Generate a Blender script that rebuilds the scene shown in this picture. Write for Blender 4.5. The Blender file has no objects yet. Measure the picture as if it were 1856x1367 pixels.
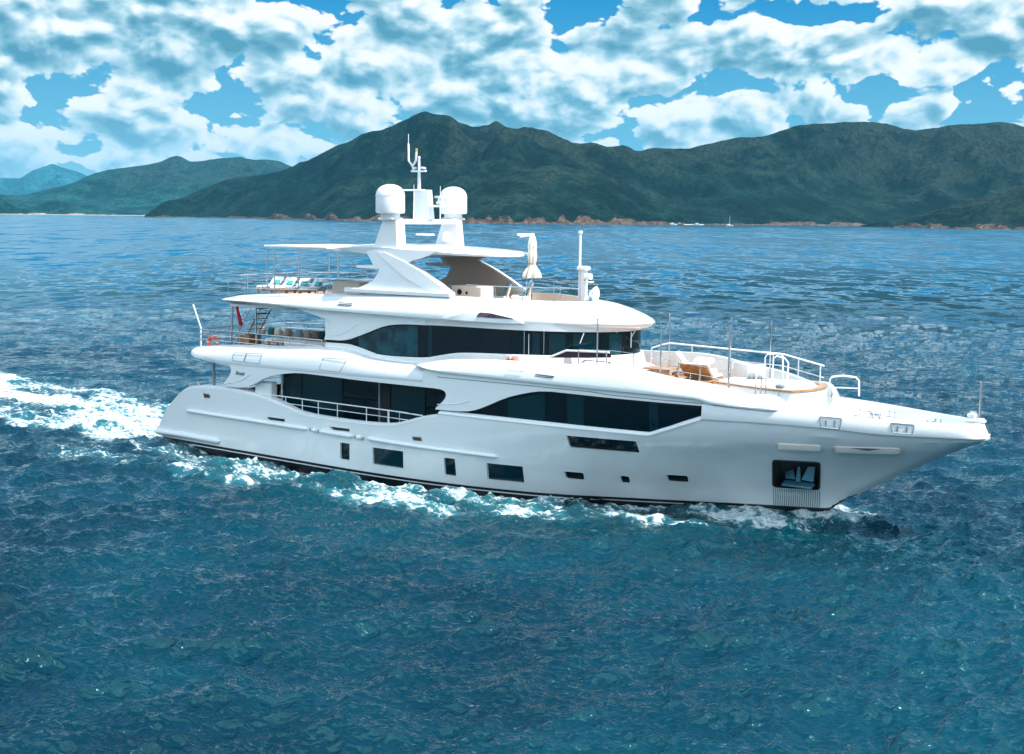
import bpy, bmesh, math, random
import numpy as np
from mathutils import Vector, Matrix
from mathutils.geometry import delaunay_2d_cdt

# ------------------------------------------------------------------ camera, sun, sky, exposure
scene = bpy.context.scene
COL = scene.collection
F, PW, PH = 2500.0, 1856, 1367
TH, ROLL, HOR, CH = math.radians(35), math.radians(0.65), 392.5, 12.0
PIT = math.atan((683.5 - HOR) / F)
D0 = np.array([-math.sin(TH), math.cos(TH), 0.0]); R0 = np.array([math.cos(TH), math.sin(TH), 0.0]); U0 = np.array([0, 0, 1.0])
FWD = D0 * math.cos(PIT) - U0 * math.sin(PIT); UPV = U0 * math.cos(PIT) + D0 * math.sin(PIT)
CR = R0 * math.cos(ROLL) + UPV * math.sin(ROLL); CU = UPV * math.cos(ROLL) - R0 * math.sin(ROLL)
CAM = np.array([39.61, -52.36, 12.0])
cam = bpy.data.objects.new('camera', bpy.data.cameras.new('camera')); COL.objects.link(cam); scene.camera = cam
cam.matrix_world = Matrix([[CR[i], CU[i], -FWD[i], CAM[i]] for i in range(3)] + [[0, 0, 0, 1]])
cam.data.sensor_width = 36.0; cam.data.lens = 36.0 * F / PW; cam.data.clip_start = 1.0; cam.data.clip_end = 60000

SUN_AZ, SUN_EL = math.radians(7), math.radians(58)
sd = Vector((math.cos(SUN_EL) * math.cos(SUN_AZ), math.cos(SUN_EL) * math.sin(SUN_AZ), math.sin(SUN_EL)))
sl = bpy.data.lights.new('sun', 'SUN'); sl.energy = 5.0; sl.angle = math.radians(0.53); sl.color = (1.0, 0.95, 0.88)
sun = bpy.data.objects.new('sun', sl); COL.objects.link(sun); sun.rotation_euler = sd.to_track_quat('Z', 'Y').to_euler(); sun.location = (0, 0, 80)

scene.view_settings.view_transform = 'Standard'; scene.view_settings.look = 'None'
scene.view_settings.exposure = 0.55; scene.view_settings.gamma = 1.0
scene.cycles.volume_bounces = 0; scene.cycles.sample_clamp_direct = 1.35; scene.cycles.max_bounces = 4; scene.cycles.diffuse_bounces = 2; scene.cycles.glossy_bounces = 3; scene.cycles.transmission_bounces = 2; scene.cycles.caustics_reflective = False; scene.cycles.caustics_refractive = False

class NT:
    """tiny helper for node trees"""
    def __init__(s, tree): s.t = tree; s.n = tree.nodes; s.l = tree.links
    def add(s, kind, **kw):
        nd = s.n.new(kind)
        for k, v in kw.items(): setattr(nd, k, v)
        return nd
    def put(s, sock, v):
        if hasattr(v, 'links') or isinstance(v, bpy.types.NodeSocket): s.l.new(v, sock)
        elif v is not None:
            try: sock.default_value = v
            except Exception: sock.default_value = (*v, 1.0)
    def m(s, op, a, b=None, c=None, clamp=False):
        nd = s.add('ShaderNodeMath', operation=op, use_clamp=clamp)
        for i, v in enumerate((a, b, c)):
            if v is not None: s.put(nd.inputs[i], v)
        return nd.outputs[0]
    def vm(s, op, a, b=None, scale=None):
        nd = s.add('ShaderNodeVectorMath', operation=op)
        s.put(nd.inputs[0], a)
        if b is not None: s.put(nd.inputs[1], b)
        if scale is not None: s.put(nd.inputs['Scale'], scale)
        return nd.outputs['Value'] if op in ('LENGTH', 'DOT_PRODUCT', 'DISTANCE') else nd.outputs[0]
    def xyz(s, x, y, z=0.0):
        nd = s.add('ShaderNodeCombineXYZ')
        for i, v in enumerate((x, y, z)): s.put(nd.inputs[i], v)
        return nd.outputs[0]
    def sep(s, v):
        nd = s.add('ShaderNodeSeparateXYZ'); s.put(nd.inputs[0], v); return nd.outputs
    def noise(s, v, scale, detail=4, rough=.5, dist=0.0, out=0):
        nd = s.add('ShaderNodeTexNoise'); s.put(nd.inputs['Vector'], v)
        nd.inputs['Scale'].default_value = scale; nd.inputs['Detail'].default_value = detail
        nd.inputs['Roughness'].default_value = rough; nd.inputs['Distortion'].default_value = dist
        return nd.outputs[out]
    def step(s, v, a, b, lo=0.0, hi=1.0):
        nd = s.add('ShaderNodeMapRange', interpolation_type='SMOOTHSTEP'); s.put(nd.inputs['Value'], v)
        for k, x in zip(('From Min', 'From Max', 'To Min', 'To Max'), (a, b, lo, hi)): s.put(nd.inputs[k], x)
        return nd.outputs[0]
    def mix(s, f, a, b, blend='MIX'):
        nd = s.add('ShaderNodeMix', data_type='RGBA', blend_type=blend)
        s.put(nd.inputs['Factor'], f); s.put(nd.inputs[6], a); s.put(nd.inputs[7], b)
        return nd.outputs[2]

# ---- sky: physical sky with a deck of cumulus spread over it
world = bpy.data.worlds.new('World'); scene.world = world; world.use_nodes = True
world.node_tree.nodes.clear(); w = NT(world.node_tree)
SKY_STRENGTH = 0.1
sky = w.add('ShaderNodeTexSky', sky_type='NISHITA', sun_disc=False, sun_elevation=SUN_EL, sun_rotation=math.pi / 2 - SUN_AZ)
sky.air_density = 1.0; sky.dust_density = 0.6; sky.ozone_density = 3.0
tc = w.add('ShaderNodeTexCoord').outputs['Generated']
a_ = w.vm('DOT_PRODUCT', tc, tuple(R0)); b_ = w.vm('DOT_PRODUCT', tc, tuple(D0)); c_ = w.sep(tc)[2]
az = w.m('ARCTAN2', a_, b_)
hyp = w.m('SQRT', w.m('ADD', w.m('MULTIPLY', a_, a_), w.m('MULTIPLY', b_, b_)))
el = w.m('MINIMUM', w.m('DIVIDE', w.m('MAXIMUM', c_, -0.02), w.m('MAXIMUM', hyp, .01)), 2.5)
S_ = w.m('MULTIPLY_ADD', el, .06, .113)
P2 = w.xyz(w.m('DIVIDE', az, S_), w.m('MULTIPLY', w.m('LOGARITHM', S_, math.e), 1.6 / .06))

def pe(px, py): return ((px - 928) / F, (392.5 + (px - 928) * .01134 - py) / F)
LAYOUT = [ # px, py, rx, ry, weight : where cloud gathers (+) and where blue shows (-)
    (1130, 18, 130, 34, -.20), (1030, 40, 60, 16, -.14), (1480, 48, 90, 22, -.24), (1715, 45, 60, 70, -.24), (440, 4, 45, 14, -.16),
    (1500, 185, 300, 48, -.22), (1780, 200, 130, 34, -.10), (1000, 222, 200, 26, -.10), (1340, 135, 60, 14, -.10),
    (1270, 192, 60, 16, .30), (1375, 190, 62, 17, .28), (1300, 235, 90, 26, .26), (1480, 215, 60, 14, .16), (1650, 205, 24, 16, .20), (1700, 202, 30, 9, .16),
    (870, 208, 60, 20, .26), (1045, 215, 55, 20, .22), (1590, 92, 210, 42, .20), (1790, 80, 90, 70, .16), (1250, 110, 120, 50, .14),
    (900, 80, 320, 70, .14), (280, 110, 420, 130, .19), (1580, 130, 120, 30, .12), (950, 150, 200, 40, .10), (1120, 130, 200, 50, .10), (250, 250, 420, 26, .12), (1050, 170, 200, 16, .10)]
lay = 0.0
azel = w.xyz(az, el)
for (px, py, rx, ry, wt) in LAYOUT:
    cx, cy = pe(px, py)
    dv = w.vm('MULTIPLY', w.vm('SUBTRACT', azel, (cx, cy, 0)), (F / rx, F / ry, 0))
    g = w.m('MULTIPLY', w.m('EXPONENT', w.m('MULTIPLY', w.vm('DOT_PRODUCT', dv, dv), -.8)), wt)
    lay = g if isinstance(lay, float) else w.m('ADD', lay, g)

grp = bpy.data.node_groups.new('cloud_density', 'ShaderNodeTree')
grp.interface.new_socket('Vector', in_out='INPUT', socket_type='NodeSocketVector')
grp.interface.new_socket('Detail', in_out='INPUT', socket_type='NodeSocketFloat')
grp.interface.new_socket('Value', in_out='OUTPUT', socket_type='NodeSocketFloat')
g = NT(grp); gin = g.add('NodeGroupInput'); gi = gin.outputs[0]; go = g.add('NodeGroupOutput')
wp = g.noise(gi, 2.2, 1, .5, out=1)
gp = g.vm('ADD', gi, g.vm('SCALE', g.vm('SUBTRACT', wp, (.5, .5, .5)), scale=.22))
vo = g.add('ShaderNodeTexVoronoi', feature='F1', voronoi_dimensions='2D'); g.put(vo.inputs['Vector'], gp)
vo.inputs['Scale'].default_value = 2.4; vo.inputs['Detail'].default_value = 3; vo.inputs['Roughness'].default_value = .5; vo.normalize = True; g.put(vo.inputs['Detail'], g.m('MULTIPLY', gin.outputs[1], .55))
fb = g.add('ShaderNodeTexNoise', noise_dimensions='2D'); g.put(fb.inputs['Vector'], gp)
fb.inputs['Scale'].default_value = 1.3; fb.inputs['Detail'].default_value = 8; fb.inputs['Roughness'].default_value = .55; g.put(fb.inputs['Detail'], gin.outputs[1])
g.put(go.inputs[0], g.m('ADD', fb.outputs[0], g.m('MULTIPLY', g.m('SUBTRACT', .33, vo.outputs['Distance']), 1.25)))
def dens(v, det=8.0):
    nd = w.add('ShaderNodeGroup'); nd.node_tree = grp; w.put(nd.inputs[0], v); nd.inputs[1].default_value = det; return nd.outputs[0]
SEED = (41.0, 8.2, 0.0); COVER = .47
p0 = w.vm('ADD', P2, SEED)
d0n = dens(p0); dl0 = dens(p0, 4.5); dl1 = dens(w.vm('ADD', p0, (.035, .10, 0)), 4.5)
dd = w.m('ADD', d0n, lay)
front = w.m('MULTIPLY', w.step(w.m('ABSOLUTE', az), 1.7, .9), w.step(el, .165, .30))  # unseen sky above the view kept clear so the water reflects blue
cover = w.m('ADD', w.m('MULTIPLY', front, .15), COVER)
alpha = w.m('MULTIPLY', w.step(dd, w.m('SUBTRACT', cover, .022), w.m('ADD', cover, .03)), w.step(c_, .0, .006))
lit = w.m('ADD', w.m('MULTIPLY', w.m('SUBTRACT', dl0, dl1), 2.5), w.m('MULTIPLY', w.m('SUBTRACT', d0n, dl0), 1.6))
thick = w.step(w.m('ADD', dl0, lay), w.m('ADD', cover, .0), w.m('ADD', cover, .26))
lit = w.m('SUBTRACT', w.m('ADD', lit, .82), w.m('MULTIPLY', thick, .36), clamp=True)
ramp = w.add('ShaderNodeValToRGB'); w.put(ramp.inputs[0], lit); e = ramp.color_ramp.elements
e[0].position = 0.0; e[0].color = (.10, .30, .42, 1)
e[1].position = 1.0; e[1].color = (1.02, 1.02, 1.0, 1)
for ps, cl in ((.3, (.22, .45, .57)), (.6, (.52, .73, .82)), (.8, (.84, .92, .95))):
    q_ = e.new(ps); q_.color = (*cl, 1)
cloudc = w.mix(w.step(el, .09, .0, 0, .5), ramp.outputs[0], (.60, .80, .90, 1))
grad = w.add('ShaderNodeValToRGB'); w.put(grad.inputs[0], w.m('MULTIPLY', el, 2.0)); e = grad.color_ramp.elements
e[0].position = 0; e[0].color = (.50, .76, .86, 1); e[1].position = 1.0; e[1].color = (.02, .22, .62, 1)
for ps, cl in ((.10, (.20, .60, .83)), (.20, (.09, .46, .78)), (.30, (.005, .33, .74)), (.45, (.02, .36, .66)), (.8, (.03, .36, .66))):
    q_ = e.new(ps); q_.color = (*cl, 1)
skyc = w.mix(.94, sky.outputs[0], w.vm('SCALE', grad.outputs[0], scale=w.m('MULTIPLY', w.step(el, .2, .9, 1.0, 1.6), .60 / SKY_STRENGTH)))
clb = w.vm('SCALE', cloudc, scale=w.m('MULTIPLY', w.m('ADD', 1.0, w.m('MULTIPLY', w.step(el, .15, .8, .3, 2.1), w.step(w.m('ABSOLUTE', az), .8, 1.6))), .76 / SKY_STRENGTH))  # unseen clouds behind the camera brightened to light the shaded hull side
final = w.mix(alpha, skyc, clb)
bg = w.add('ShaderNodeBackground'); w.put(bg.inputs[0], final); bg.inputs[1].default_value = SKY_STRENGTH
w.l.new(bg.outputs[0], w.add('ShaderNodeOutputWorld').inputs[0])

# ------------------------------------------------------------------ pixel / point helpers (to measure distances off the photograph)
def ray(px, py):
    v = FWD * F + CR * (px - PW / 2) - CU * (py - PH / 2); return v / np.linalg.norm(v)
def Py(px, py, y):
    v = ray(px, py); return Vector(CAM + v * ((y - CAM[1]) / v[1]))
def Pz(px, py, z):
    v = ray(px, py); return Vector(CAM + v * ((z - CAM[2]) / v[2]))

def material(name, base=(.5, .5, .5), rough=.5, metal=0.0, spec=.5, coat=0.0, var=None, bump=None):
    """procedural material: base colour with optional noise variation (colour2, scale, lo, hi) and bump (scale, strength, dist)"""
    mt = bpy.data.materials.new(name); mt.use_nodes = True
    t = NT(mt.node_tree); b = mt.node_tree.nodes['Principled BSDF']
    b.inputs['Base Color'].default_value = (*base, 1); b.inputs['Roughness'].default_value = rough
    b.inputs['Metallic'].default_value = metal; b.inputs['Specular IOR Level'].default_value = spec
    b.inputs['Coat Weight'].default_value = coat; b.inputs['Coat Roughness'].default_value = .05
    co = t.add('ShaderNodeTexCoord').outputs['Object']
    if var:
        f = t.step(t.noise(co, var[1], 5, .6), var[2], var[3])
        t.put(b.inputs['Base Color'], t.mix(f, (*base, 1), (*var[0], 1)))
    if bump:
        bn = t.add('ShaderNodeBump'); bn.inputs['Strength'].default_value = bump[1]; bn.inputs['Distance'].default_value = bump[2]
        t.put(bn.inputs['Height'], t.noise(co, bump[0], 4, .6)); t.put(b.inputs['Normal'], bn.outputs[0])
    return mt

def pchip(xs, ys):
    xs = np.asarray(xs, float); ys = np.asarray(ys, float); h = np.diff(xs); d = np.diff(ys) / h
    m = np.zeros(len(xs)); m[0] = d[0]; m[-1] = d[-1]
    for i in range(1, len(xs) - 1):
        m[i] = 0 if d[i - 1] * d[i] <= 0 else (h[i - 1] + h[i]) * 3 / ((2 * h[i] + h[i - 1]) / d[i - 1] + (h[i] + 2 * h[i - 1]) / d[i])
    def f(x):
        x = np.clip(x, xs[0], xs[-1]); i = np.clip(np.searchsorted(xs, x) - 1, 0, len(h) - 1)
        t = (x - xs[i]) / h[i]; t2 = t * t; t3 = t2 * t
        return (2*t3-3*t2+1)*ys[i] + (t3-2*t2+t)*h[i]*m[i] + (-2*t3+3*t2)*ys[i+1] + (t3-t2)*h[i]*m[i+1]
    return f

# hull lines: half breadth at deck and at the waterline as a function of the distance aft of the stem
STEM = pchip([-1.4, -.08, .13, .94, 1.38, 2.5, 3.46, 3.91, 4.3, 4.7], [17.0, 17.8, 18.35, 19.49, 20.34, 22.24, 24.06, 24.95, 25.12, 25.05])
GT = pchip([0, .35, 1.2, 2.2, 4.6, 7.5, 10, 12.4, 16, 20, 60], [0, .14, .26, .36, .55, .73, .85, .93, .985, 1, 1])
GW = pchip([0, 2, 4, 8, 12, 16, 20, 24, 60], [0, .14, .28, .55, .78, .92, .98, 1, 1])
TAPER = pchip([-22, -17.6, -12, -6, -1, 30], [.80, .865, .93, .98, 1, 1])
FLARE = pchip([-2, 0, .8, 1.8, 3.0, 3.4, 5.2], [0, 0, .2, .55, .95, 1, 1])
CREASE = pchip([4, 7.8, 12.2, 16.3, 19.5, 24], [2.88, 2.90, 2.99, 3.17, 3.30, 3.36])
def half(x, z):
    x = np.asarray(x, float); z = np.asarray(z, float)
    d = np.maximum(STEM(z) - x, 0); wv = FLARE(z)
    b = GW(d) * 4.0 * (1 - wv) + GT(d) * 4.22 * wv
    low = np.where(z < 0, np.sqrt(np.clip(1 - (z / -1.6) ** 2, 0.05, 1)), 1)
    zc = CREASE(x); b = b - np.clip((x - 5) / 10, 0, 1) * .17 * (1 - np.exp(-np.maximum(zc - z, 0) / .55)) * np.clip(b / .8, 0, 1)
    return b * TAPER(x) * low
# ------------------------------------------------------------------ numpy noise
def vnoise(x, y, seed):
    xi = np.floor(x).astype(np.int64); yi = np.floor(y).astype(np.int64); fx = x - xi; fy = y - yi
    fx = fx * fx * fx * (fx * (fx * 6 - 15) + 10); fy = fy * fy * fy * (fy * (fy * 6 - 15) + 10)
    def hsh(a, b):
        n = (a * 374761393 + b * 668265263 + seed * 1442695041) & 0x7fffffff
        n = ((n ^ (n >> 13)) * 1274126177) & 0x7fffffff
        return ((n ^ (n >> 16)) & 0xffff) / 65535.0
    return (hsh(xi, yi) * (1 - fx) + hsh(xi + 1, yi) * fx) * (1 - fy) + (hsh(xi, yi + 1) * (1 - fx) + hsh(xi + 1, yi + 1) * fx) * fy
def fbm(x, y, seed, octv=5, gain=.5, ridged=False):
    s = 0; a = 1; tot = 0
    for i in range(octv):
        n = vnoise(x * 2 ** i + 17.3 * i, y * 2 ** i + 5.1 * i, seed + i)
        if ridged: n = 1 - abs(2 * n - 1)
        s = s + n * a; tot += a; a *= gain
    return s / tot

def grid_mesh(name, V, nr, nc, mat, attrs=None, smooth=True):
    me = bpy.data.meshes.new(name); me.vertices.add(len(V)); me.vertices.foreach_set('co', V.astype(np.float32).ravel())
    i = np.arange(nr - 1)[:, None] * nc + np.arange(nc - 1)[None, :]
    fc = np.stack([i, i + 1, i + nc + 1, i + nc], -1).reshape(-1, 4)
    me.loops.add(fc.size); me.loops.foreach_set('vertex_index', fc.astype(np.int32).ravel())
    me.polygons.add(len(fc)); me.polygons.foreach_set('loop_start', np.arange(0, fc.size, 4, dtype=np.int32))
    me.polygons.foreach_set('loop_total', np.full(len(fc), 4, dtype=np.int32))
    me.polygons.foreach_set('use_smooth', np.full(len(fc), smooth))
    for k, v in (attrs or {}).items():
        at = me.attributes.new(k, 'FLOAT', 'POINT'); at.data.foreach_set('value', v.astype(np.float32).ravel())
    me.update(); me.validate(); me.materials.append(mat)
    o = bpy.data.objects.new(name, me); COL.objects.link(o); return o

# ------------------------------------------------------------------ the sea
def sea_tile(N, L, lmin, lmax, rms, wind, seed, spread=1.0):
    rng = np.random.default_rng(seed)
    k1 = 2 * np.pi * np.fft.fftfreq(N, L / N); kx, ky = np.meshgrid(k1, k1); k = np.hypot(kx, ky); k[0, 0] = 1
    wx, wy = math.cos(wind), math.sin(wind)
    cs = np.abs((kx * wx + ky * wy) / k)
    P = k ** -3.3 * (0.12 + cs ** (2 * spread)) * np.exp(-(k * lmin / 12) ** 2)
    P *= (k > 2 * np.pi / lmax) * (k < 2 * np.pi / lmin)
    h = (rng.normal(size=(N, N)) + 1j * rng.normal(size=(N, N))) * np.sqrt(P)
    H = np.fft.ifft2(h).real; sc = rms / H.std()
    DX = np.fft.ifft2(h * -1j * kx / k).real; DY = np.fft.ifft2(h * -1j * ky / k).real
    return np.stack([H, DX, DY], -1) * sc, L
def sample(tile, x, y, rot):
    T, L = tile; N = T.shape[0]; c, s = math.cos(rot), math.sin(rot)
    u = ((x * c + y * s) / L * N) % N; v = ((-x * s + y * c) / L * N) % N
    i = u.astype(int); j = v.astype(int); fu = (u - i)[..., None]; fv = (v - j)[..., None]; i %= N; j %= N; i2 = (i + 1) % N; j2 = (j + 1) % N
    r = (T[j, i] * (1 - fu) + T[j, i2] * fu) * (1 - fv) + (T[j2, i] * (1 - fu) + T[j2, i2] * fu) * fv
    return r[..., 0], r[..., 1] * c - r[..., 2] * s, r[..., 1] * s + r[..., 2] * c
VIEW = math.atan2(D0[1], D0[0])
tA = sea_tile(640, 118.0, .9, 7.0, .100, VIEW + .35, 5, 1.0)
tB = sea_tile(512, 37.0, .25, 2.4, .060, VIEW - .30, 9, .8)
# polar grid round the point under the camera, fine where the camera looks
azs = np.concatenate([np.radians(np.linspace(-180, -36, 60))[:-1], np.radians(np.linspace(-36, -24, 120))[:-1],
                      np.radians(np.linspace(-24, 24, 1120))[:-1], np.radians(np.linspace(24, 36, 120))[:-1], np.radians(np.linspace(36, 180, 60))])
ang = np.concatenate([np.linspace(80, 30, 20)[:-1], np.linspace(30, 24, 40)[:-1], np.linspace(24, 0.8, 640)[:-1], np.geomspace(.8, .035, 40)])
rr = CH / np.tan(np.radians(ang)); rr = np.concatenate([[0.3], rr])
A, Rr = np.meshgrid(azs, rr)
X = CAM[0] + Rr * (np.sin(A) * R0[0] + np.cos(A) * D0[0]); Yy = CAM[1] + Rr * (np.sin(A) * R0[1] + np.cos(A) * D0[1])
dr = np.gradient(rr)[:, None] + 0 * A
dense = (abs(A) < math.radians(36))
fA = np.clip(1.6 - dr / 1.4, 0, 1) * dense; fB = np.clip(1.5 - dr / .42, 0, 1) * dense
hA, ax_, ay_ = sample(tA, X, Yy, 0.0); hB, bx_, by_ = sample(tB, X, Yy, .55)
patch = .55 + 1.1 * fbm(X / 23, Yy / 23, 31, 3)
hB = hB * patch; bx_ = bx_ * patch; by_ = by_ * patch
Zz = hA * fA + hB * fB; DX = ax_ * fA * 1.1 + bx_ * fB * 1.1; DY = ay_ * fA * 1.1 + by_ * fB * 1.1
# the water the hull pushes about: bow wave, trough amidships, stern wave, wake
bw = half(X, 0 * X + 0.05); dist = np.abs(Yy) - bw
inship = (X > -17.5) & (X < 18.4)
near = np.exp(-np.clip(dist, 0, 9) / 2.2) * inship
alongf = pchip([-30, -17.5, -14, -8, -2, 6, 11, 14.5, 17, 18.5, 21, 40], [0, -.06, -.32, -.62, -.76, -.66, -.40, -.12, -.02, .02, .0, 0])
fr = np.clip(1.3 - np.abs(dist) / 14, 0, 1)
Zz = Zz + alongf(X) * np.exp(-np.clip(dist, 0, 20) / 3.0) * ((X > -30) & (X < 30))
# diverging crest thrown off the bow and its followers
n1 = fbm(X * .55, Yy * .55, 3, 4) - .5; n2 = fbm(X * 1.7, Yy * 1.7, 8, 4) - .5; n3 = fbm(X * .22, Yy * 1.1, 12, 5) - .5
crest = 0.0; foam = np.zeros_like(X)
for (xs0, off0, slope, wid, amp, flo, x1) in ((18.6, -.1, .10, .55, .20, 1.0, -12), (9.5, 1.3, .12, .8, .20, .80, -16), (4.0, 2.8, .16, 1.0, .18, .55, -18)):
    s_ = xs0 - X; line = off0 + slope * s_ + n1 * 1.2
    on = np.clip(s_ / 1.2, 0, 1) * np.clip((X - x1) / 8, 0, 1)
    gq = np.exp(-((dist - line) / wid) ** 2) * on
    Zz = Zz + amp * gq * (.6 + 1.2 * (n2 + .5)); foam = np.maximum(foam, flo * gq * (.50 + 1.9 * n1 + .6 * n2))
# foam lace between hull and crests
s_ = 18.2 - X
band = np.clip(1 - np.clip(dist, 0, 99) / (1.2 + .10 * np.clip(s_, 0, 60)), 0, 1) * (dist > -.6) * (X < 18.2) * np.clip((X + 22) / 6, 0, 1)
foam = np.maximum(foam, band ** .6 * (.34 + 1.5 * n1 + .9 * n2))
hug = np.exp(-(np.clip(dist, 0, 9) / .55) ** 2) * (X < 18.4) * (X > -17) * (dist > -1.5)
foam = np.maximum(foam, hug * (.56 + 1.3 * n1 + .7 * n2))
# spray knot at the stem, and the strongest break at about a third of the length
for (cx, cy, rx, ry, wt) in ((16.2, -1.9, 2.8, .9, 1.25), (18.7, -.3, 1.3, .9, 1.3), (2.2, -8.0, 5.0, 1.1, .70), (8.2, -6.3, 2.4, .7, .82), (5.0, -5.4, 5.5, .7, .66), (12.5, -4.3, 3.0, .8, .75), (-7.5, -6.6, 5.5, 1.8, .60), (-13, -5.6, 4.0, 1.0, .6), (-16, -9.0, 5.0, 1.8, .42)):
    gq = np.exp(-((X - cx) / rx) ** 2 - ((np.abs(Yy) + cy) / ry) ** 2)
    foam = np.maximum(foam, wt * gq * (1.0 + 1.1 * n2 + .5 * n1)); Zz = Zz + (.10 if cx < 16 else .03) * gq * (1 + 2 * n2)
# wake
sx = np.clip(-17.3 - X, 0, None); hw = 4.0 + .115 * sx + n1 * 1.6
core = np.clip((hw - np.abs(Yy - .3)) / 1.7, 0, 1) * np.clip(sx / .8, 0, 1) * np.clip(1.25 - sx / 160, 0, 1)
streak = fbm(X * .13, Yy * .75, 21, 5) - .5
foam = np.maximum(foam, core * (.78 + 1.9 * streak * np.clip(.35 + sx / 26, 0, 1.2) + .5 * n2 - .004 * sx))
edge = np.exp(-((np.abs(Yy - .3) - hw * .93) / 1.2) ** 2) * np.clip(sx / 3, 0, 1)
foam = np.maximum(foam, edge * (.70 + 1.2 * n1 + .5 * n2)); Zz = Zz + core * (.14 * np.exp(-sx / 14) + .25 * (n2) + .12 * n1) + .10 * edge
# a few whitecaps on the open water
capn = np.clip((hA * fA / .100 - 2.5) * .9, 0, 1) * (n2 > .02) * (Rr > 110) * (X > -60)
foam = np.maximum(foam, capn * .62)
foam = np.clip(foam, 0, 1.2) * dense
churn = np.clip(foam * 1.2, 0, 1) * (Rr < 160)
Zz = Zz + churn * (fbm(X * 3.1, Yy * 3.1, 41, 4, .6) - .5) * .20
V = np.stack([X - DX * .68, Yy - DY * .68, Zz], -1).reshape(-1, 3)

def water_material():
    mt = bpy.data.materials.new('sea_water'); mt.use_nodes = True; t = NT(mt.node_tree)
    b = mt.node_tree.nodes['Principled BSDF']; out = mt.node_tree.nodes['Material Output']
    geo = t.add('ShaderNodeNewGeometry').outputs['Position']
    dst = t.vm('DISTANCE', geo, tuple(float(v) for v in CAM))
    rx = t.vm('MULTIPLY', geo, (1, 1, 0)); rot = t.add('ShaderNodeVectorRotate', rotation_type='Z_AXIS'); t.put(rot.inputs['Vector'], rx); rot.inputs['Angle'].default_value = -VIEW + math.pi / 2
    pr = t.vm('MULTIPLY', rot.outputs[0], (1.0, 1.7, 1.0))
    far = t.step(dst, 60, 400)
    h1 = t.noise(pr, 2.6, 1.5, .55, .6); h2 = t.noise(pr, .9, 2, .6, .5)
    hh = t.m('ADD', t.m('MULTIPLY', h1, t.step(dst, 60, 120, .19, .0)), t.m('MULTIPLY', h2, t.step(dst, 50, 110, .10, .50)))
    hh = t.m('MULTIPLY', hh, t.step(dst, 130, 260, 1.0, 0.0))
    bn = t.add('ShaderNodeBump'); bn.inputs['Strength'].default_value = 1.0; bn.inputs['Distance'].default_value = .5; t.put(bn.inputs['Height'], hh)
    # slopes of the waves beyond the modelled ones
    am = t.step(dst, 70, 240, .0, 1.0); rp = rot.outputs[0]; acc = None
    for lc, ld, det, amp_, w0, w1, w2, w3 in ((2.4, 2.6, 2, .9, 50, 90, 150, 260), (4.0, 8.0, 2, 1.5, 110, 190, 280, 480), (7.0, 24.0, 2, 1.7, 210, 360, 600, 1000), (14.0, 70.0, 2, 1.1, 420, 800, 1500, 2600), (30.0, 220.0, 2, .6, 1000, 1900, 1e5, 2e5)):
        c_n = t.vm('SUBTRACT', t.noise(t.vm('MULTIPLY', rp, (1 / lc, 1 / ld, 1)), 1.0, det, .55, .5, out=1), (.5, .5, .5))
        c_s = t.vm('SCALE', c_n, scale=t.m('MULTIPLY', t.step(dst, w0, w1, 0, amp_), t.step(dst, w2, w3, 1.0, 0.0))); acc = c_s if acc is None else t.vm('ADD', acc, c_s)
    s3 = t.sep(acc)
    # back from view axes to world axes
    wx_ = t.m('ADD', t.m('MULTIPLY', s3[0], .7 * float(R0[0])), t.m('MULTIPLY', s3[1], float(D0[0]))); wy_ = t.m('ADD', t.m('MULTIPLY', s3[0], .7 * float(R0[1])), t.m('MULTIPLY', s3[1], float(D0[1])))
    nrm = t.vm('NORMALIZE', t.vm('ADD', bn.outputs[0], t.xyz(wx_, wy_, 0.0)))
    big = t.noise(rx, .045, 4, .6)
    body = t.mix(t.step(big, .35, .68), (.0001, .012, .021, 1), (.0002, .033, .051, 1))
    body = t.mix(t.step(dst, 70, 330), body, (.0004, .085, .165, 1))  # distant water coloured brighter blue, standing in for stronger sky reflection
    wat = t.add('ShaderNodeBsdfPrincipled')
    t.put(wat.inputs['Base Color'], body); t.put(wat.inputs['Normal'], nrm); wat.inputs['IOR'].default_value = 1.333
    t.put(wat.inputs['Roughness'], t.step(dst, 50, 500, .035, .17)); wat.inputs['Specular IOR Level'].default_value = .95; t.put(wat.inputs['Specular Tint'], t.mix(t.step(dst, 120, 900), (.42, .93, 1.0, 1), (.30, .76, .97, 1)))
    at = t.add('ShaderNodeAttribute', attribute_name='foam').outputs['Fac']
    gs = t.vm('MULTIPLY', geo, (.55, 1, 1)); f1 = t.noise(gs, 1.9, 6, .66, .8); f2 = t.noise(gs, 6.5, 3, .6)
    vo = t.add('ShaderNodeTexVoronoi', feature='DISTANCE_TO_EDGE'); t.put(vo.inputs['Vector'], t.vm('ADD', geo, t.vm('SCALE', t.noise(geo, 1.5, 3, .6, out=1), scale=1.3))); vo.inputs['Scale'].default_value = 1.5
    lace = t.m('SUBTRACT', .30, t.m('MULTIPLY', vo.outputs[0], 1.3))
    k = t.m('ADD', t.m('ADD', t.m('MULTIPLY', at, .86), t.m('MULTIPLY', t.m('SUBTRACT', f1, .5), 1.9)), t.m('MULTIPLY', t.m('SUBTRACT', f2, .5), .55))
    k = t.m('ADD', k, t.m('MULTIPLY', lace, .75))
    k = t.m('MULTIPLY', t.step(k, .42, .86), t.step(at, .03, .30))
    aer = t.step(at, .05, .8, 0, .36)
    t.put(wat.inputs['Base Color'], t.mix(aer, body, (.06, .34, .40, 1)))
    fo = t.add('ShaderNodeBsdfPrincipled'); t.put(fo.inputs['Base Color'], t.mix(t.step(f2, .35, .65), (.34, .48, .54, 1), (.74, .79, .80, 1))); fo.inputs['Roughness'].default_value = .8
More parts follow.
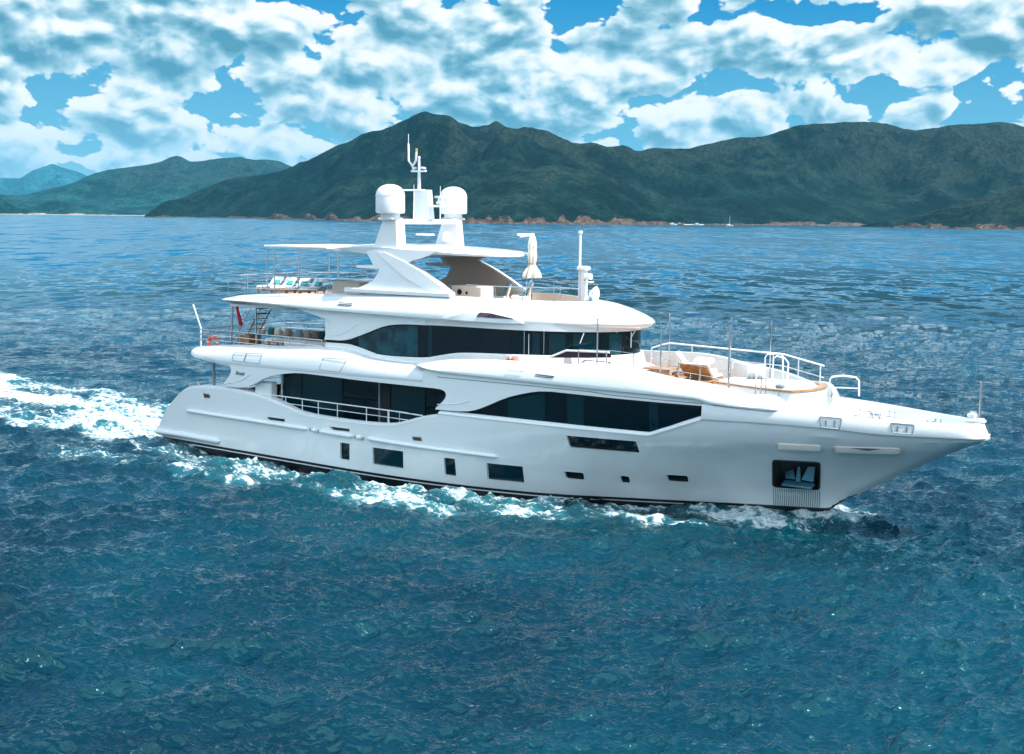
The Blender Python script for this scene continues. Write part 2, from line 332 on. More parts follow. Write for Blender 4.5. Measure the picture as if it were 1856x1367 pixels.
    bf = t.add('ShaderNodeBump'); bf.inputs['Strength'].default_value = .8; bf.inputs['Distance'].default_value = .45; t.put(bf.inputs['Height'], t.m('ADD', f1, t.m('MULTIPLY', f2, .4))); t.put(fo.inputs['Normal'], bf.outputs[0])
    ms = t.add('ShaderNodeMixShader'); t.put(ms.inputs[0], k); t.l.new(wat.outputs[0], ms.inputs[1]); t.l.new(fo.outputs[0], ms.inputs[2])
    t.l.new(ms.outputs[0], out.inputs[0]); mt.node_tree.nodes.remove(b)
    return mt
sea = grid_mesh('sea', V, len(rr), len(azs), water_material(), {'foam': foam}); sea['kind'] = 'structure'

# ------------------------------------------------------------------ the hills
def land_material(name, green, brown, rock, hz, scale=1.0):
    mt = bpy.data.materials.new(name); mt.use_nodes = True; t = NT(mt.node_tree); b = mt.node_tree.nodes['Principled BSDF']
    g_ = t.add('ShaderNodeNewGeometry').outputs['Position']
    rk = t.add('ShaderNodeAttribute', attribute_name='rock').outputs['Fac']
    bare = t.add('ShaderNodeAttribute', attribute_name='bare').outputs['Fac']
    n1 = t.noise(g_, .012 * scale, 7, .62); n2 = t.noise(g_, .07 * scale, 4, .7)
    c = t.mix(t.step(n1, .40, .66), (*green, 1), (*[v * 3.2 + .004 for v in green], 1))
    c = t.mix(t.m('MULTIPLY', t.step(t.m('ADD', n1, t.m('MULTIPLY', bare, .5)), .60, .86), .75), c, (*brown, 1))
    c = t.mix(t.step(n2, .35, .70, 0, .8), c, t.mix(1.0, c, (.45, .5, .5, 1), 'MULTIPLY'))
    vc = t.add('ShaderNodeTexVoronoi'); t.put(vc.inputs['Vector'], g_); vc.inputs['Scale'].default_value = .11 * scale
    c = t.mix(t.step(vc.outputs['Distance'], .15, .75, 0, .75), c, t.mix(1.0, c, (.25, .3, .35, 1), 'MULTIPLY'))
    rn = t.noise(t.vm('MULTIPLY', g_, (1, 1, 2.2)), .09, 6, .75)
    rc = t.mix(t.step(rn, .38, .64), (rock[0] * .35, rock[1] * .30, rock[2] * .30, 1), (*rock, 1))
    c = t.mix(t.step(t.m('ADD', rk, t.m('MULTIPLY', t.m('SUBTRACT', t.noise(g_, .05, 5, .7), .5), .9)), .40, .60), c, rc)
    t.put(b.inputs['Base Color'], c); b.inputs['Roughness'].default_value = .95; b.inputs['Specular IOR Level'].default_value = .1
    bn = t.add('ShaderNodeBump'); bn.inputs['Strength'].default_value = .9; bn.inputs['Distance'].default_value = 10.0
    t.put(bn.inputs['Height'], t.m('ADD', t.m('MULTIPLY', n2, .8), t.m('MULTIPLY', t.noise(g_, .22 * scale, 3, .7), .5))); t.put(b.inputs['Normal'], bn.outputs[0])
    return mt
def land(name, ridge, shore, depth, mat, seed, rockh=0.0, x0=None, x1=None, nT=150, amp=.42, fine=1.0, step=2.5, spur=230.0):
    """hill range: ridge = skyline points, shore = (px, distance) list; ground rises from the shore to the ridge and falls beyond it"""
    rp = np.array(ridge, float); x0 = rp[0, 0] if x0 is None else x0; x1 = rp[-1, 0] if x1 is None else x1
    px = np.arange(x0, x1 + step, step); ry = pchip(rp[:, 0], rp[:, 1])(px)
    ry = ry + (fbm(px / 16., px * 0, seed + 50, 3) - .5) * 3.2 * fine
    sh_ = np.array(shore, float); sd_ = np.interp(px, sh_[:, 0], sh_[:, 1]); sn_ = .03 * sd_ * (fbm(px / 45., px * 0 + 3, seed + 60, 4) - .5)
    t = np.linspace(-.03, 1.9, nT)[:, None]
    dirs = np.array([ray(a, b) for a, b in zip(px, ry)]); hl = np.hypot(dirs[:, 0], dirs[:, 1])
    ux, uy, te = dirs[:, 0] / hl, dirs[:, 1] / hl, dirs[:, 2] / hl
    dd_ = depth if np.isscalar(depth) else np.interp(px, *np.array(depth, float).T)
    rd = sd_ + dd_; zr = np.maximum(CH + rd * te, 2.0)
    D = sd_ + t * dd_ + sn_ * np.exp(-(t / .07) ** 2); gx = CAM[0] + D * ux; gy = CAM[1] + D * uy
    sp = fbm(gx / spur, gy / spur, seed, 5, .5, True); lo = fbm(gx / (spur * 2.2), gy / (spur * 2.2), seed + 7, 3)
    tt = np.clip(t, 0, 1); up_ = np.where(t <= 1, (3 * tt ** 2 - 2 * tt ** 3) * .45 + .55 * tt ** .75, 1 - .8 * (t - 1) ** 1.2)
    bell = np.clip(4 * tt * (1 - tt), 0, 1) ** .8 * (t <= 1) + (t > 1) * 0
    ker = np.exp(-np.linspace(-2, 2, 41) ** 2); ker /= ker.sum(); zs_ = np.convolve(np.pad(zr, 20, mode='edge'), ker, mode='valid')
    wr = np.clip((t - .55) / .42, 0, 1) ** 2; zr = zs_[None, :] * (1 - wr) + zr[None, :] * wr
    Z = zr * up_ * (1 + bell * amp * 2.4 * (sp - .62) + bell * .35 * (lo - .5))
    Z = Z + bell * (15 * (fbm(gx / 42, gy / 42, seed + 3, 4) - .5) + 5 * (fbm(gx / 13, gy / 13, seed + 4, 2) - .5)) * fine
    # cap so that nothing in front pokes above the traced skyline
    cap = CH + D * (te[None, :]) - 1.0; Z = np.where((t < .985) & (Z > cap), cap, Z)
    rk = np.zeros_like(Z)
    if np.any(np.asarray(rockh) > 0):
        rh = .72 * np.interp(px, *np.array(rockh, float).T) if not np.isscalar(rockh) else rockh + 0 * px
        rn = fbm(gx / 30, gy / 30, seed + 21, 4); rh = rh * np.clip(2.6 * fbm(px / 20., px * 0 + 9, seed + 33, 4) - .50, .30, 1.35)[None, :]
        lift = rh * np.clip((t + .004) / .02, 0, 1) * np.clip(1.25 - t / .16, 0, 1) * (.5 + rn)
        Z = np.where(t < .3, np.maximum(Z, lift), Z)
        rk = np.clip(1.35 - Z / np.maximum(rh * 1.15, .5), 0, 1) * (rh > 1)
    bare = fbm(gx / 420, gy / 420, seed + 90, 3) * np.clip(.4 + Z / 300, 0, 1)
    Z = np.where(t < 0, -3.0, Z); Z = np.where(t > 1.8, -3, Z)
    V = np.stack([gx, gy, Z], -1).reshape(-1, 3)
    o = grid_mesh(name, V, nT, len(px), mat, {'rock': rk, 'bare': bare}); o['kind'] = 'structure'; return o
R_MAIN = [(262, 391), (300, 366), (334, 357), (367, 344), (427, 322), (468, 318), (501, 312), (534, 300), (568, 287), (594, 273), (620, 263), (634, 259), (658, 244), (695, 236), (736, 217), (770, 203), (785, 207), (804, 209), (821, 216), (834, 224), (858, 231), (882, 230), (900, 221), (916, 230), (933, 234), (956, 233), (984, 236), (1024, 255), (1041, 260), (1075, 261), (1099, 268), (1126, 266), (1143, 271), (1160, 277), (1177, 271), (1204, 269), (1242, 270), (1281, 261), (1331, 251), (1384, 247), (1426, 233), (1458, 226), (1504, 224), (1532, 221), (1568, 221), (1603, 224), (1635, 233), (1663, 238), (1695, 233), (1730, 226), (1780, 224), (1815, 221), (1856, 229), (1950, 250), (2100, 240), (2300, 262), (2500, 240), (2700, 275), (2900, 262), (3150, 310), (3400, 350), (3600, 385)]
m_main = land_material('hill_scrub', (.0014, .0125, .0095), (.036, .047, .030), (.155, .108, .082), 0)
land('island_hills', R_MAIN, [(262, 3300), (351, 3750), (620, 2700), (939, 2300), (1200, 2630), (1610, 3100), (2300, 3200), (3600, 3600)],
     [(262, 60), (300, 300), (480, 800), (700, 1000), (2300, 1100), (3400, 900), (3600, 120)], m_main, 4,
     rockh=[(262, 5), (340, 7), (420, 7), (500, 12), (600, 16), (700, 13), (860, 13), (1000, 10), (1100, 9), (1150, 3), (1300, 3), (1450, 8), (1700, 10), (3600, 10)], nT=190)
R_SPUR = [(740, 402), (800, 370), (860, 345), (930, 318), (1000, 300), (1060, 310), (1120, 335), (1180, 365), (1240, 395)]
land('hillside_spur', R_SPUR, [(740, 2400), (939, 2240), (1240, 2500)], [(740, 60), (940, 320), (1060, 330), (1240, 60)], m_main, 14, rockh=[(740, 12), (900, 16), (1100, 14), (1240, 4)], nT=90, amp=.25)
R_EAST = [(1560, 409), (1620, 398), (1680, 385), (1740, 368), (1800, 350), (1860, 335), (1960, 310), (2200, 330), (2400, 360), (2550, 400)]
land('rocky_point', R_EAST, [(1560, 2900), (1610, 2500), (1856, 2350), (2550, 2300)], [(1560, 30), (1700, 260), (2300, 420), (2550, 40)], m_main, 24, rockh=[(1560, 3), (1620, 6), (1700, 13), (1760, 9), (1856, 8), (2550, 8)], nT=90)
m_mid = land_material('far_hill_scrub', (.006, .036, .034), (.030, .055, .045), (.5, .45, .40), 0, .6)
R_MID = [(-900, 386), (-700, 350), (-450, 335), (-260, 345), (0, 353), (33, 354), (83, 344), (134, 330), (167, 315), (214, 305), (267, 299), (291, 293), (321, 283), (347, 293), (394, 288), (434, 285), (458, 289), (498, 290), (528, 302), (580, 322), (640, 345), (700, 372)]
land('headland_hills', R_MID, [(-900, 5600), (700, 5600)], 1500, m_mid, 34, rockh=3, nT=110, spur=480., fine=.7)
R_LOW = [(-800, 386), (-600, 365), (-260, 358), (-100, 350), (0, 357), (33, 369), (67, 371), (100, 365), (134, 372), (160, 380), (200, 382), (233, 385), (258, 387.5)]
land('low_headland', R_LOW, [(-800, 4700), (258, 4900)], 160, m_mid, 44, rockh=4, nT=50, spur=150.)
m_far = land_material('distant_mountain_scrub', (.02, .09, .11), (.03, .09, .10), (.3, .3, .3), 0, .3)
R_FAR = [(-1100, 380), (-800, 330), (-500, 318), (-300, 340), (-120, 335), (0, 323), (33, 323), (60, 309), (80, 302), (94, 298), (110, 303), (134, 310), (154, 318), (200, 335), (270, 350), (360, 365)]
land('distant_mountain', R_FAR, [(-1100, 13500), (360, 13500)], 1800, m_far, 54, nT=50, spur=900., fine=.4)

# ------------------------------------------------------------------ haze
def haze_box():
    me = bpy.data.meshes.new('haze'); x0, x1, y0, y1, z0, z1 = -16500, 9000, -600, 19500, -4.0, 760
    vs = [(x, y, z) for x in (x0, x1) for y in (y0, y1) for z in (z0, z1)]
    me.from_pydata(vs, [], [(0, 1, 3, 2), (4, 6, 7, 5), (0, 4, 5, 1), (2, 3, 7, 6), (0, 2, 6, 4), (1, 5, 7, 3)])
    mt = bpy.data.materials.new('haze_air'); mt.use_nodes = True; n = mt.node_tree.nodes; n.clear()
    pv = n.new('ShaderNodeVolumePrincipled'); pv.inputs['Color'].default_value = HAZE_COL; pv.inputs['Density'].default_value = HAZE_D
    pv.inputs['Anisotropy'].default_value = 0.0
    o = n.new('ShaderNodeOutputMaterial'); mt.node_tree.links.new(pv.outputs[0], o.inputs['Volume'])
    me.materials.append(mt); ob = bpy.data.objects.new('haze', me); COL.objects.link(ob); ob['kind'] = 'stuff'
    ob['label'] = 'pale blue sea haze softening the distant hills'; ob['category'] = 'haze'
HAZE_D = 3.2e-5; HAZE_COL = (.10, .55, .85, 1)
haze_box()
# ------------------------------------------------------------------ mesh helpers
def smooth_sharp(me, ang):
    for p in me.polygons: p.use_smooth = True
    me.set_sharp_from_angle(angle=math.radians(ang))
SPLIT = {'main_deck_window', 'house_buttress', 'window_sill', 'arch_fin', 'fin_lining', 'superstructure_side', 'bulwark_cap', 'pillar', 'rub_rail', 'stern_moulding', 'raised_blade', 'fin_base', 'side_pod', 'pod_glass', 'window_frame', 'side_screen', 'boot_stripe', 'waterline_stripe', 'bridge_deck_bulwark'}
WELD = {'hull', 'bow_bulwark'}
class MB:
    def __init__(s): s.v = []; s.f = []; s.m = []
    def add(s, vs, fs, mi=0):
        n = len(s.v); s.v += [tuple(map(float, q)) for q in vs]; s.f += [tuple(i + n for i in f) for f in fs]; s.m += [mi] * len(fs)
    def build(s, name, mat, parent=None, sharp=32, loc=None):
        if name in SPLIT and not getattr(s, 'half', False):
            h = [sum(s.v[i][1] for i in f) < 0 for f in s.f]
            if any(h) and not all(h):
                out = []
                for sd in (True, False):
                    q = MB(); q.half = True; keep = [i for i, k in enumerate(h) if k == sd]; used = sorted({j for i in keep for j in s.f[i]}); mp = {j: n for n, j in enumerate(used)}
                    q.v = [s.v[j] for j in used]; q.f = [tuple(mp[j] for j in s.f[i]) for i in keep]; q.m = [s.m[i] for i in keep]; out.append(q.build(name, mat, parent, sharp, loc))
                return out[0]
        me = bpy.data.meshes.new(name); vs = s.v
        if loc is not None: vs = [(a - loc[0], b - loc[1], c - loc[2]) for a, b, c in vs]
        me.from_pydata(vs, [], s.f); mats = mat if isinstance(mat, (list, tuple)) else [mat]
        for q in mats: me.materials.append(q)
        if len(mats) > 1: me.polygons.foreach_set('material_index', s.m)
        me.validate(); me.update()
        if name in WELD:
            bm = bmesh.new(); bm.from_mesh(me); bmesh.ops.remove_doubles(bm, verts=bm.verts, dist=.006); bm.to_mesh(me); bm.free()
        smooth_sharp(me, sharp)
        o = bpy.data.objects.new(name, me); COL.objects.link(o)
        if parent is not None: o.parent = parent
        if loc is not None: o.location = loc
        return o
    def loft(s, rows, close=False, flip=False, mi=0):
        n = len(rows[0]); vs = [p for r in rows for p in r]; fs = []
        for i in range(len(rows) - 1):
            for j in range(n if close else n - 1):
                a = i * n + j; b = i * n + (j + 1) % n; q = (a, b, b + n, a + n); fs.append(q[::-1] if flip else q)
        s.add(vs, fs, mi)
    def mloft(s, rows, mi=0):
        """rows given on the starboard side; also mirrored to port"""
        s.loft(rows, mi=mi); s.loft([[(p[0], -p[1], p[2]) for p in r] for r in rows], flip=True, mi=mi)
    def tube(s, pts, r, n=8, cap=True, mi=0, r2=None):
        pts = [Vector(p) for p in pts]; rows = []; up = None
        for i, p in enumerate(pts):
            t = (pts[min(i + 1, len(pts) - 1)] - pts[max(i - 1, 0)]).normalized()
            if up is None: up = Vector((0, 0, 1)) if abs(t.z) < .9 else Vector((1, 0, 0))
            a = t.cross(up)
            if a.length < 1e-4: a = t.orthogonal()
            a.normalize(); b = a.cross(t).normalized(); up = b
            rr_ = r if r2 is None else r + (r2 - r) * i / (len(pts) - 1)
            rows.append([tuple(p + a * (rr_ * math.cos(q)) + b * (rr_ * math.sin(q))) for q in [2 * math.pi * k / n for k in range(n)]])
        base = len(s.v); s.loft(rows, close=True, mi=mi)
        if cap:
            s.f.append(tuple(base + k for k in range(n))[::-1]); s.m.append(mi)
            s.f.append(tuple(base + (len(rows) - 1) * n + k for k in range(n))); s.m.append(mi)
    def lathe(s, prof, o, n=24, axis='z', mi=0):
        rows = []
        for k in range(n + 1):
            a = 2 * math.pi * k / n; c_, s_ = math.cos(a), math.sin(a); row = []
            for r, h in prof:
                q = {'z': (r * c_, r * s_, h), 'x': (h, r * c_, r * s_), 'y': (r * c_, h, r * s_)}[axis]
                row.append((o[0] + q[0], o[1] + q[1], o[2] + q[2]))
            rows.append(row)
        s.loft(rows, mi=mi)
    def prism(s, poly, z0, z1, mi=0, bev=0.0):
        n = len(poly)
        if bev > 0:
            c = np.mean(np.array(poly), 0); P1 = [tuple(c + (np.array(p) - c) * (1 - bev / max(np.linalg.norm(np.array(p) - c), .01))) for p in poly]
            vs = [(*p, z0) for p in poly] + [(*p, z1 - bev) for p in poly] + [(*p, z1) for p in P1]; k = 3
        else: vs = [(*p, z0) for p in poly] + [(*p, z1) for p in poly]; k = 2
        fs = [tuple(range(n))[::-1], tuple((k - 1) * n + i for i in range(n))]
        for j in range(k - 1):
            for i in range(n): fs.append((j * n + i, j * n + (i + 1) % n, (j + 1) * n + (i + 1) % n, (j + 1) * n + i))
        s.add(vs, fs, mi)
    def rbox(s, c, size, bev=.02, rot=None, mi=0):
        """box with chamfered edges"""
        hx, hy, hz = [max(q / 2, 1e-3) for q in size]; b = min(bev, hx * .9, hy * .9, hz * .9); vs = []; 
        M = Matrix.Rotation(rot[0], 3, 'X') if rot else None
        if rot: M = Matrix.Rotation(rot[2], 3, 'Z') @ Matrix.Rotation(rot[1], 3, 'Y') @ M
        prof = [(hz, b), (hz - b, 0), (-hz + b, 0), (-hz, b)]; rows = []
        for z, ins in prof:
            x, y = hx - ins, hy - ins; k = b if not ins else b * .6
            ring = [(x - k, -y), (x, -y + k), (x, y - k), (x - k, y), (-x + k, y), (-x, y - k), (-x, -y + k), (-x + k, -y)]
            rows.append([Vector((p[0], p[1], z)) for p in ring])
        if M: rows = [[M @ q for q in r] for r in rows]
        rows = [[(q[0] + c[0], q[1] + c[1], q[2] + c[2]) for q in r] for r in rows]
        base = len(s.v); s.loft(rows, close=True, flip=True, mi=mi)
        s.f.append(tuple(base + k for k in range(8))); s.m.append(mi); s.f.append(tuple(base + 24 + k for k in range(8))[::-1]); s.m.append(mi)
    def hex8(s, bot, top, mi=0):
        s.add(list(bot) + list(top), [(3, 2, 1, 0), (4, 5, 6, 7), (0, 1, 5, 4), (1, 2, 6, 5), (2, 3, 7, 6), (3, 0, 4, 7)], mi)
    def panel(s, outline, yf, thick=.1, holes=(), sp=.35, sides=(-1, 1), lines=(), mi=0):
        """plate following y = +-yf(x, z) inside an outline in side view (x, z), with holes, lines of vertices and a real thickness"""
        def dense(poly, closed=True):
            out = []; n = len(poly)
            for i in range(n if closed else n - 1):
                a = np.array(poly[i], float); b = np.array(poly[(i + 1) % n], float); k = max(1, int(np.linalg.norm(b - a) / sp))
                out += [tuple(a + (b - a) * t / k) for t in range(k)]
            if not closed: out.append(tuple(poly[-1]))
            return out
        loops = [dense(outline)] + [dense(h) for h in holes]; vs = []; es = []
        for L in loops:
            n0 = len(vs); vs += L; es += [(n0 + i, n0 + (i + 1) % len(L)) for i in range(len(L))]
        for ln in lines:
            L = dense(ln, False); n0 = len(vs); vs += L; es += [(n0 + i, n0 + i + 1) for i in range(len(L) - 1)]
        def inside(P, poly):
            x, z = P[:, 0], P[:, 1]; r = np.zeros(len(P), bool); q = np.array(poly)
            for i in range(len(q)):
                x1, z1 = q[i]; x2, z2 = q[i - 1]
                if z1 == z2: continue
                r ^= ((z1 > z) != (z2 > z)) & (x < (x2 - x1) * (z - z1) / (z2 - z1) + x1)
            return r
        A = np.array(outline); gx, gz = np.meshgrid(np.arange(A[:, 0].min() + sp * .37, A[:, 0].max(), sp), np.arange(A[:, 1].min() + sp * .31, A[:, 1].max(), sp))
        G = np.stack([gx.ravel(), gz.ravel()], -1)
        if len(G):
            ok = inside(G, loops[0])
            for h in loops[1:]: ok &= ~inside(G, h)
            B = np.array(vs); G = G[ok]
            if len(G): G = G[(np.linalg.norm(G[:, None] - B[None], axis=2).min(1) > sp * .35)]
            vs = vs + [tuple(q) for q in G]
        ov, oe, of, _, _, _ = delaunay_2d_cdt([Vector(q) for q in vs], es, [], 0, 1e-5)
        ov = np.array([tuple(q) for q in ov]); tri = [f for f in of if len(f) == 3]
        C = np.array([ov[list(f)].mean(0) for f in tri]); ok = inside(C, loops[0])
        for h in loops[1:]: ok &= ~inside(C, h)
        tri = [f for f, k in zip(tri, ok) if k]; cnt = {}
        for f in tri:
            for a, b in ((f[0], f[1]), (f[1], f[2]), (f[2], f[0])): cnt[(a, b)] = 1
        rim = [e for e in cnt if (e[1], e[0]) not in cnt]
        yy = np.asarray(yf(ov[:, 0], ov[:, 1])) + 0 * ov[:, 0]
        for sd in sides:
            n = len(ov); fr = [(x, sd * y, z) for (x, z), y in zip(ov, yy)]; bk = [(x, sd * max(y - thick, 0.0), z) for (x, z), y in zip(ov, yy)]
            w1 = [f if sd < 0 else f[::-1] for f in tri]; fs = w1 + [tuple(i + n for i in f[::-1]) for f in w1]
            for a, b in rim: q = (b, a, a + n, b + n); fs.append(q if sd < 0 else q[::-1])
            s.add(fr + bk, fs, mi)
def px_pts(reg, pts, yf, it=6):
    """points read off an enlargement of the photo -> (x, z) on the surface y = -yf(x, z)"""
    REG = {1: (270, 500, 3.906), 2: (600, 500, 3.906), 3: (1000, 500, 3.906), 4: (1400, 560, 3.417), 5: (380, 230, 4.144), 6: (620, 230, 4.144), 7: (880, 400, 5.256),
           8: (1150, 560, 4.527), 9: (500, 760, 3.093), 10: (1000, 800, 3.093), 11: (340, 530, 6.629), 12: (400, 430, 6.187), 13: (780, 440, 5.624), 14: (930, 580, 6.629), 15: (1120, 620, 8.436), 16: (1320, 620, 7.138), 17: (1380, 780, 6.629), 0: (0, 0, 1)}
    a, b, k = REG[reg]; out = []
    for u, v in pts:
        y = 3.5
        for _ in range(it):
            p = Py(a + u / k, b + v / k, -y); y = float(yf(p.x, p.z)) if callable(yf) else yf
        out.append((p.x, p.z))
    return out
def empty(name, loc, rz=0, parent=None):
    o = bpy.data.objects.new(name, None); COL.objects.link(o); o.location = loc; o.rotation_euler = (0, 0, rz); o.empty_display_size = .2
    if parent: o.parent = parent
    return o
def tag(o, label, cat, group=None):
    o['label'] = label; o['category'] = cat
    if group: o['group'] = group
    return o
def copy_thing(root, loc, rz, label):
    r = root.copy(); COL.objects.link(r); r.location = loc; r.rotation_euler = (0, 0, rz); r['label'] = label
    for ch in list(root.children):
        c = ch.copy(); COL.objects.link(c); c.parent = r
        for g_ in ch.children:
            d = g_.copy(); COL.objects.link(d); d.parent = c
    return r

# ------------------------------------------------------------------ materials
WHITE = material('white_gelcoat', (.80, .81, .82), .16, coat=.5, spec=.5)
WHITE2 = material('white_paint', (.80, .80, .80), .35)
DECKW = material('nonslip_deck', (.66, .65, .62), .8, bump=(30, .2, .01))
BLACK = material('black_antifouling', (.006, .007, .012), .35)
RUBBER = material('black_rubber', (.012, .012, .014), .5)
GLASS = material('tinted_glass', (.0006, .0075, .013), .03, spec=.28)
GLASS2 = material('tinted_glass_lighter', (.0015, .024, .034), .05, spec=.32)
GLASSP = material('plum_tinted_glass', (.030, .006, .022), .05, spec=.6)
STEEL = material('polished_steel', (.62, .62, .63), .18, metal=1.0)
CHROME = material('mirror_steel', (.86, .82, .79), .06, metal=1.0, bump=(3.0, .25, .04))
GREY = material('grey_painted_metal', (.20, .23, .25), .4)
BEIGE = material('beige_lining', (.70, .63, .56), .55)
CREAM = material('cream_canvas', (.80, .745, .67), .85, bump=(14, .4, .02))
def teak():
    mt = bpy.data.materials.new('teak_planks'); mt.use_nodes = True; t = NT(mt.node_tree); b = mt.node_tree.nodes['Principled BSDF']
    co = t.add('ShaderNodeTexCoord').outputs['Object']; gr = t.noise(t.vm('MULTIPLY', co, (.8, 18, 18)), 1.5, 5, .6)
    ln = t.m('LESS_THAN', t.m('FRACT', t.m('MULTIPLY', t.sep(co)[1], 9)), .1)
    t.put(b.inputs['Base Color'], t.mix(ln, t.mix(gr, (.34, .15, .055, 1), (.50, .25, .10, 1)), (.05, .03, .02, 1))); b.inputs['Roughness'].default_value = .6
    return mt
TEAK = teak()
VARNISH = material('varnished_teak', (.46, .25, .11), .3, coat=.3, var=((.34, .16, .06), 6, .4, .6))
CUSHION = material('white_cushion', (.78, .77, .75), .85, bump=(40, .2, .01))
TURQ = material('turquoise_fabric', (.02, .34, .38), .85)
BLUEF = material('light_blue_towel', (.16, .52, .72), .9, bump=(60, .4, .01))
DKTEAL = material('dark_teal_fabric', (.02, .09, .10), .85)
TAUPE = material('taupe_fabric', (.36, .27, .21), .85)
SAND = material('pale_sand_fabric', (.62, .54, .45), .85)
ORANGE = material('orange_lifebuoy', (.85, .12, .05), .45)
RED = material('red_ensign_cloth', (.75, .03, .03), .8)
BROWND = material('dark_brown_rattan', (.05, .022, .018), .7)
INTER = material('dark_interior', (.01, .012, .013), .8)

# ================================================================== the yacht
yacht = empty('motor_yacht', (0, 0, 0))
tag(yacht, 'large white three-deck motor yacht under way with dark tinted windows and twin radomes', 'yacht')
Y_ = yacht

# ---- hull
ZSTR = pchip([-17.8, -8, 2, 6.5, 10.6, 14.7, 18.9], [.14, .07, -.02, .0, .14, .27, .42])
xsr = np.linspace(-17.28, 18.75, 90); strip = [(x, float(ZSTR(x))) for x in xsr]
ZK = pchip([14.6, 17, 19.3, 21.6, 23.4, 25.1], [4.10, 4.12, 4.08, 3.96, 3.95, 3.92])
stem = [(float(STEM(z)) - .002, z) for z in np.linspace(.45, 3.92, 26)]
knk = [(x, float(ZK(x))) for x in np.linspace(24.6, 14.75, 26)]
top = [(12.4, 3.22), (10, 3.22), (6, 3.22), (2.3, 3.21), (1.85, 3.15), (.96, 2.97), (-.19, 2.63), (-.78, 2.49), (-1.6, 2.42), (-3.22, 2.38), (-5.93, 2.41), (-6.76, 2.47), (-7.5, 2.62),
       (-8.28, 2.79), (-9.0, 2.93), (-9.8, 3.04), (-10.6, 3.12), (-11.4, 3.17), (-12.4, 3.18), (-13.8, 3.12), (-14.6, 3.04), (-15.0, 2.95), (-15.3, 2.84), (-15.64, 2.64), (-16.3, 2.14),
       (-16.82, 1.71), (-17.25, 1.2), (-17.55, .75), (-17.66, .55), (-17.5, .3)]
def ppoly(reg, pts, off=0.0): return px_pts(reg, pts, lambda x, z: half(x, z) + off)
def rquad(p, r=.05, k=3):
    out = []; n = len(p); P = [np.array(q) for q in p]
    for i in range(n):
        a, b, c = P[i - 1], P[i], P[(i + 1) % n]; ra = b + (a - b) / np.linalg.norm(a - b) * r; rc = b + (c - b) / np.linalg.norm(c - b) * r
        for t in range(k + 1):
            t = t / k; out.append(tuple(ra * (1 - t) ** 2 + 2 * b * t * (1 - t) + rc * t * t))
    return out
W_HULL = [ppoly(9, [(362, 130), (414, 137), (414, 230), (362, 222)]), ppoly(9, [(543, 157), (714, 180), (716, 276), (545, 250)]),
          ppoly(9, [(942, 215), (1004, 222), (1012, 318), (948, 310)]), ppoly(9, [(1182, 245), (1384, 265), (1394, 355), (1188, 335)]),
          ppoly(10, [(70, 168), (178, 177), (184, 215), (80, 207)]), ppoly(10, [(382, 193), (434, 197), (440, 233), (390, 229)]), ppoly(10, [(642, 187), (762, 194), (768, 228), (652, 221)]),
          ppoly(3, [(103, 1130), (598, 1172), (624, 1252), (128, 1212)])]
SLOTS = [ppoly(1, [(835, 998), (962, 1014), (964, 1034), (845, 1018)]), ppoly(1, [(1278, 1066), (1420, 1084), (1422, 1104), (1300, 1090)])]
ANCH = rquad(ppoly(17, [(140, 358), (702, 388), (698, 715), (142, 680)]), .16, 4)
radii = [.04] * 4 + [.08, .07, .08] + [.06]
WH = [rquad(p, r) for p, r in zip(W_HULL, radii)]; SL = [rquad(p, .03, 2) for p in SLOTS]
crs = px_pts(3, [(0, 1110), (640, 1170), (1300, 1210), (1836, 1245)], lambda x, z: half(x, z)) + px_pts(4, [(800, 905)], lambda x, z: half(x, z))
mb = MB(); mb.panel(strip + stem + knk + top, half, .14, holes=WH + SL + [ANCH], sp=.33, lines=[[(x, float(CREASE(x))) for x in np.linspace(6, 22.5, 50)]] + [[(float(STEM(z)) - o_, z) for z in np.linspace(.55, 3.80 - o_ * .05, 16)] for o_ in (.12, .28, .5, .8, 1.2)])
# transom closing the stern, following the side profile
prof = [(p[0], p[1]) for p in top[-13:]] + [(-17.28, .14), (-17.1, -.5), (-16.8, -1.2)]
mb.loft([[(x + .03 * abs(t) ** 3 * 0, t * float(half(x, z)), z) for x, z in prof] for t in np.linspace(-1, 1, 9)], flip=True)
hull = mb.build('hull', WHITE, Y_, sharp=14)
mb = MB(); bot = [(18.72, .40), (18.3, .1), (17.85, -.1), (17.5, -.6), (17.2, -1.2)]
zlow = [(x, -1.3) for x in np.linspace(17.0, -16.8, 40)]
mb.panel([(x, z - .002) for x, z in strip] + bot + zlow, lambda x, z: half(x, z) - .004, .05, sp=.3); mb.build('boot_stripe', BLACK, Y_)
mb = MB(); mb.panel([(x, float(ZSTR(x)) - .13) for x in np.linspace(-17.1, 16, 70)] + [(x, float(ZSTR(x)) - .18) for x in np.linspace(16, -17.1, 70)], lambda x, z: half(x, z) + .004, .02, sp=.4); mb.build('waterline_stripe', WHITE2, Y_)
# stem plate
mb = MB(); rows = []
for t in np.linspace(0, 1, 12):
    z = -.15 + t * 1.28; x = float(STEM(z)); wd = .30 * math.sin(math.pi * min(1, (t + .35) / 1.35)) + .05
    rows.append([(x - wd, -float(half(x - wd, z)) - .012, z + wd * .30), (x - wd * .4, -float(half(x - wd * .4, z)) - .014, z + wd * .1), (x + .02, 0, z), (x - wd * .4, float(half(x - wd * .4, z)) + .014, z + wd * .1), (x - wd, float(half(x - wd, z)) + .012, z + wd * .3)])
mb.loft(rows); mb.build('stem_plate', RUBBER, Y_)

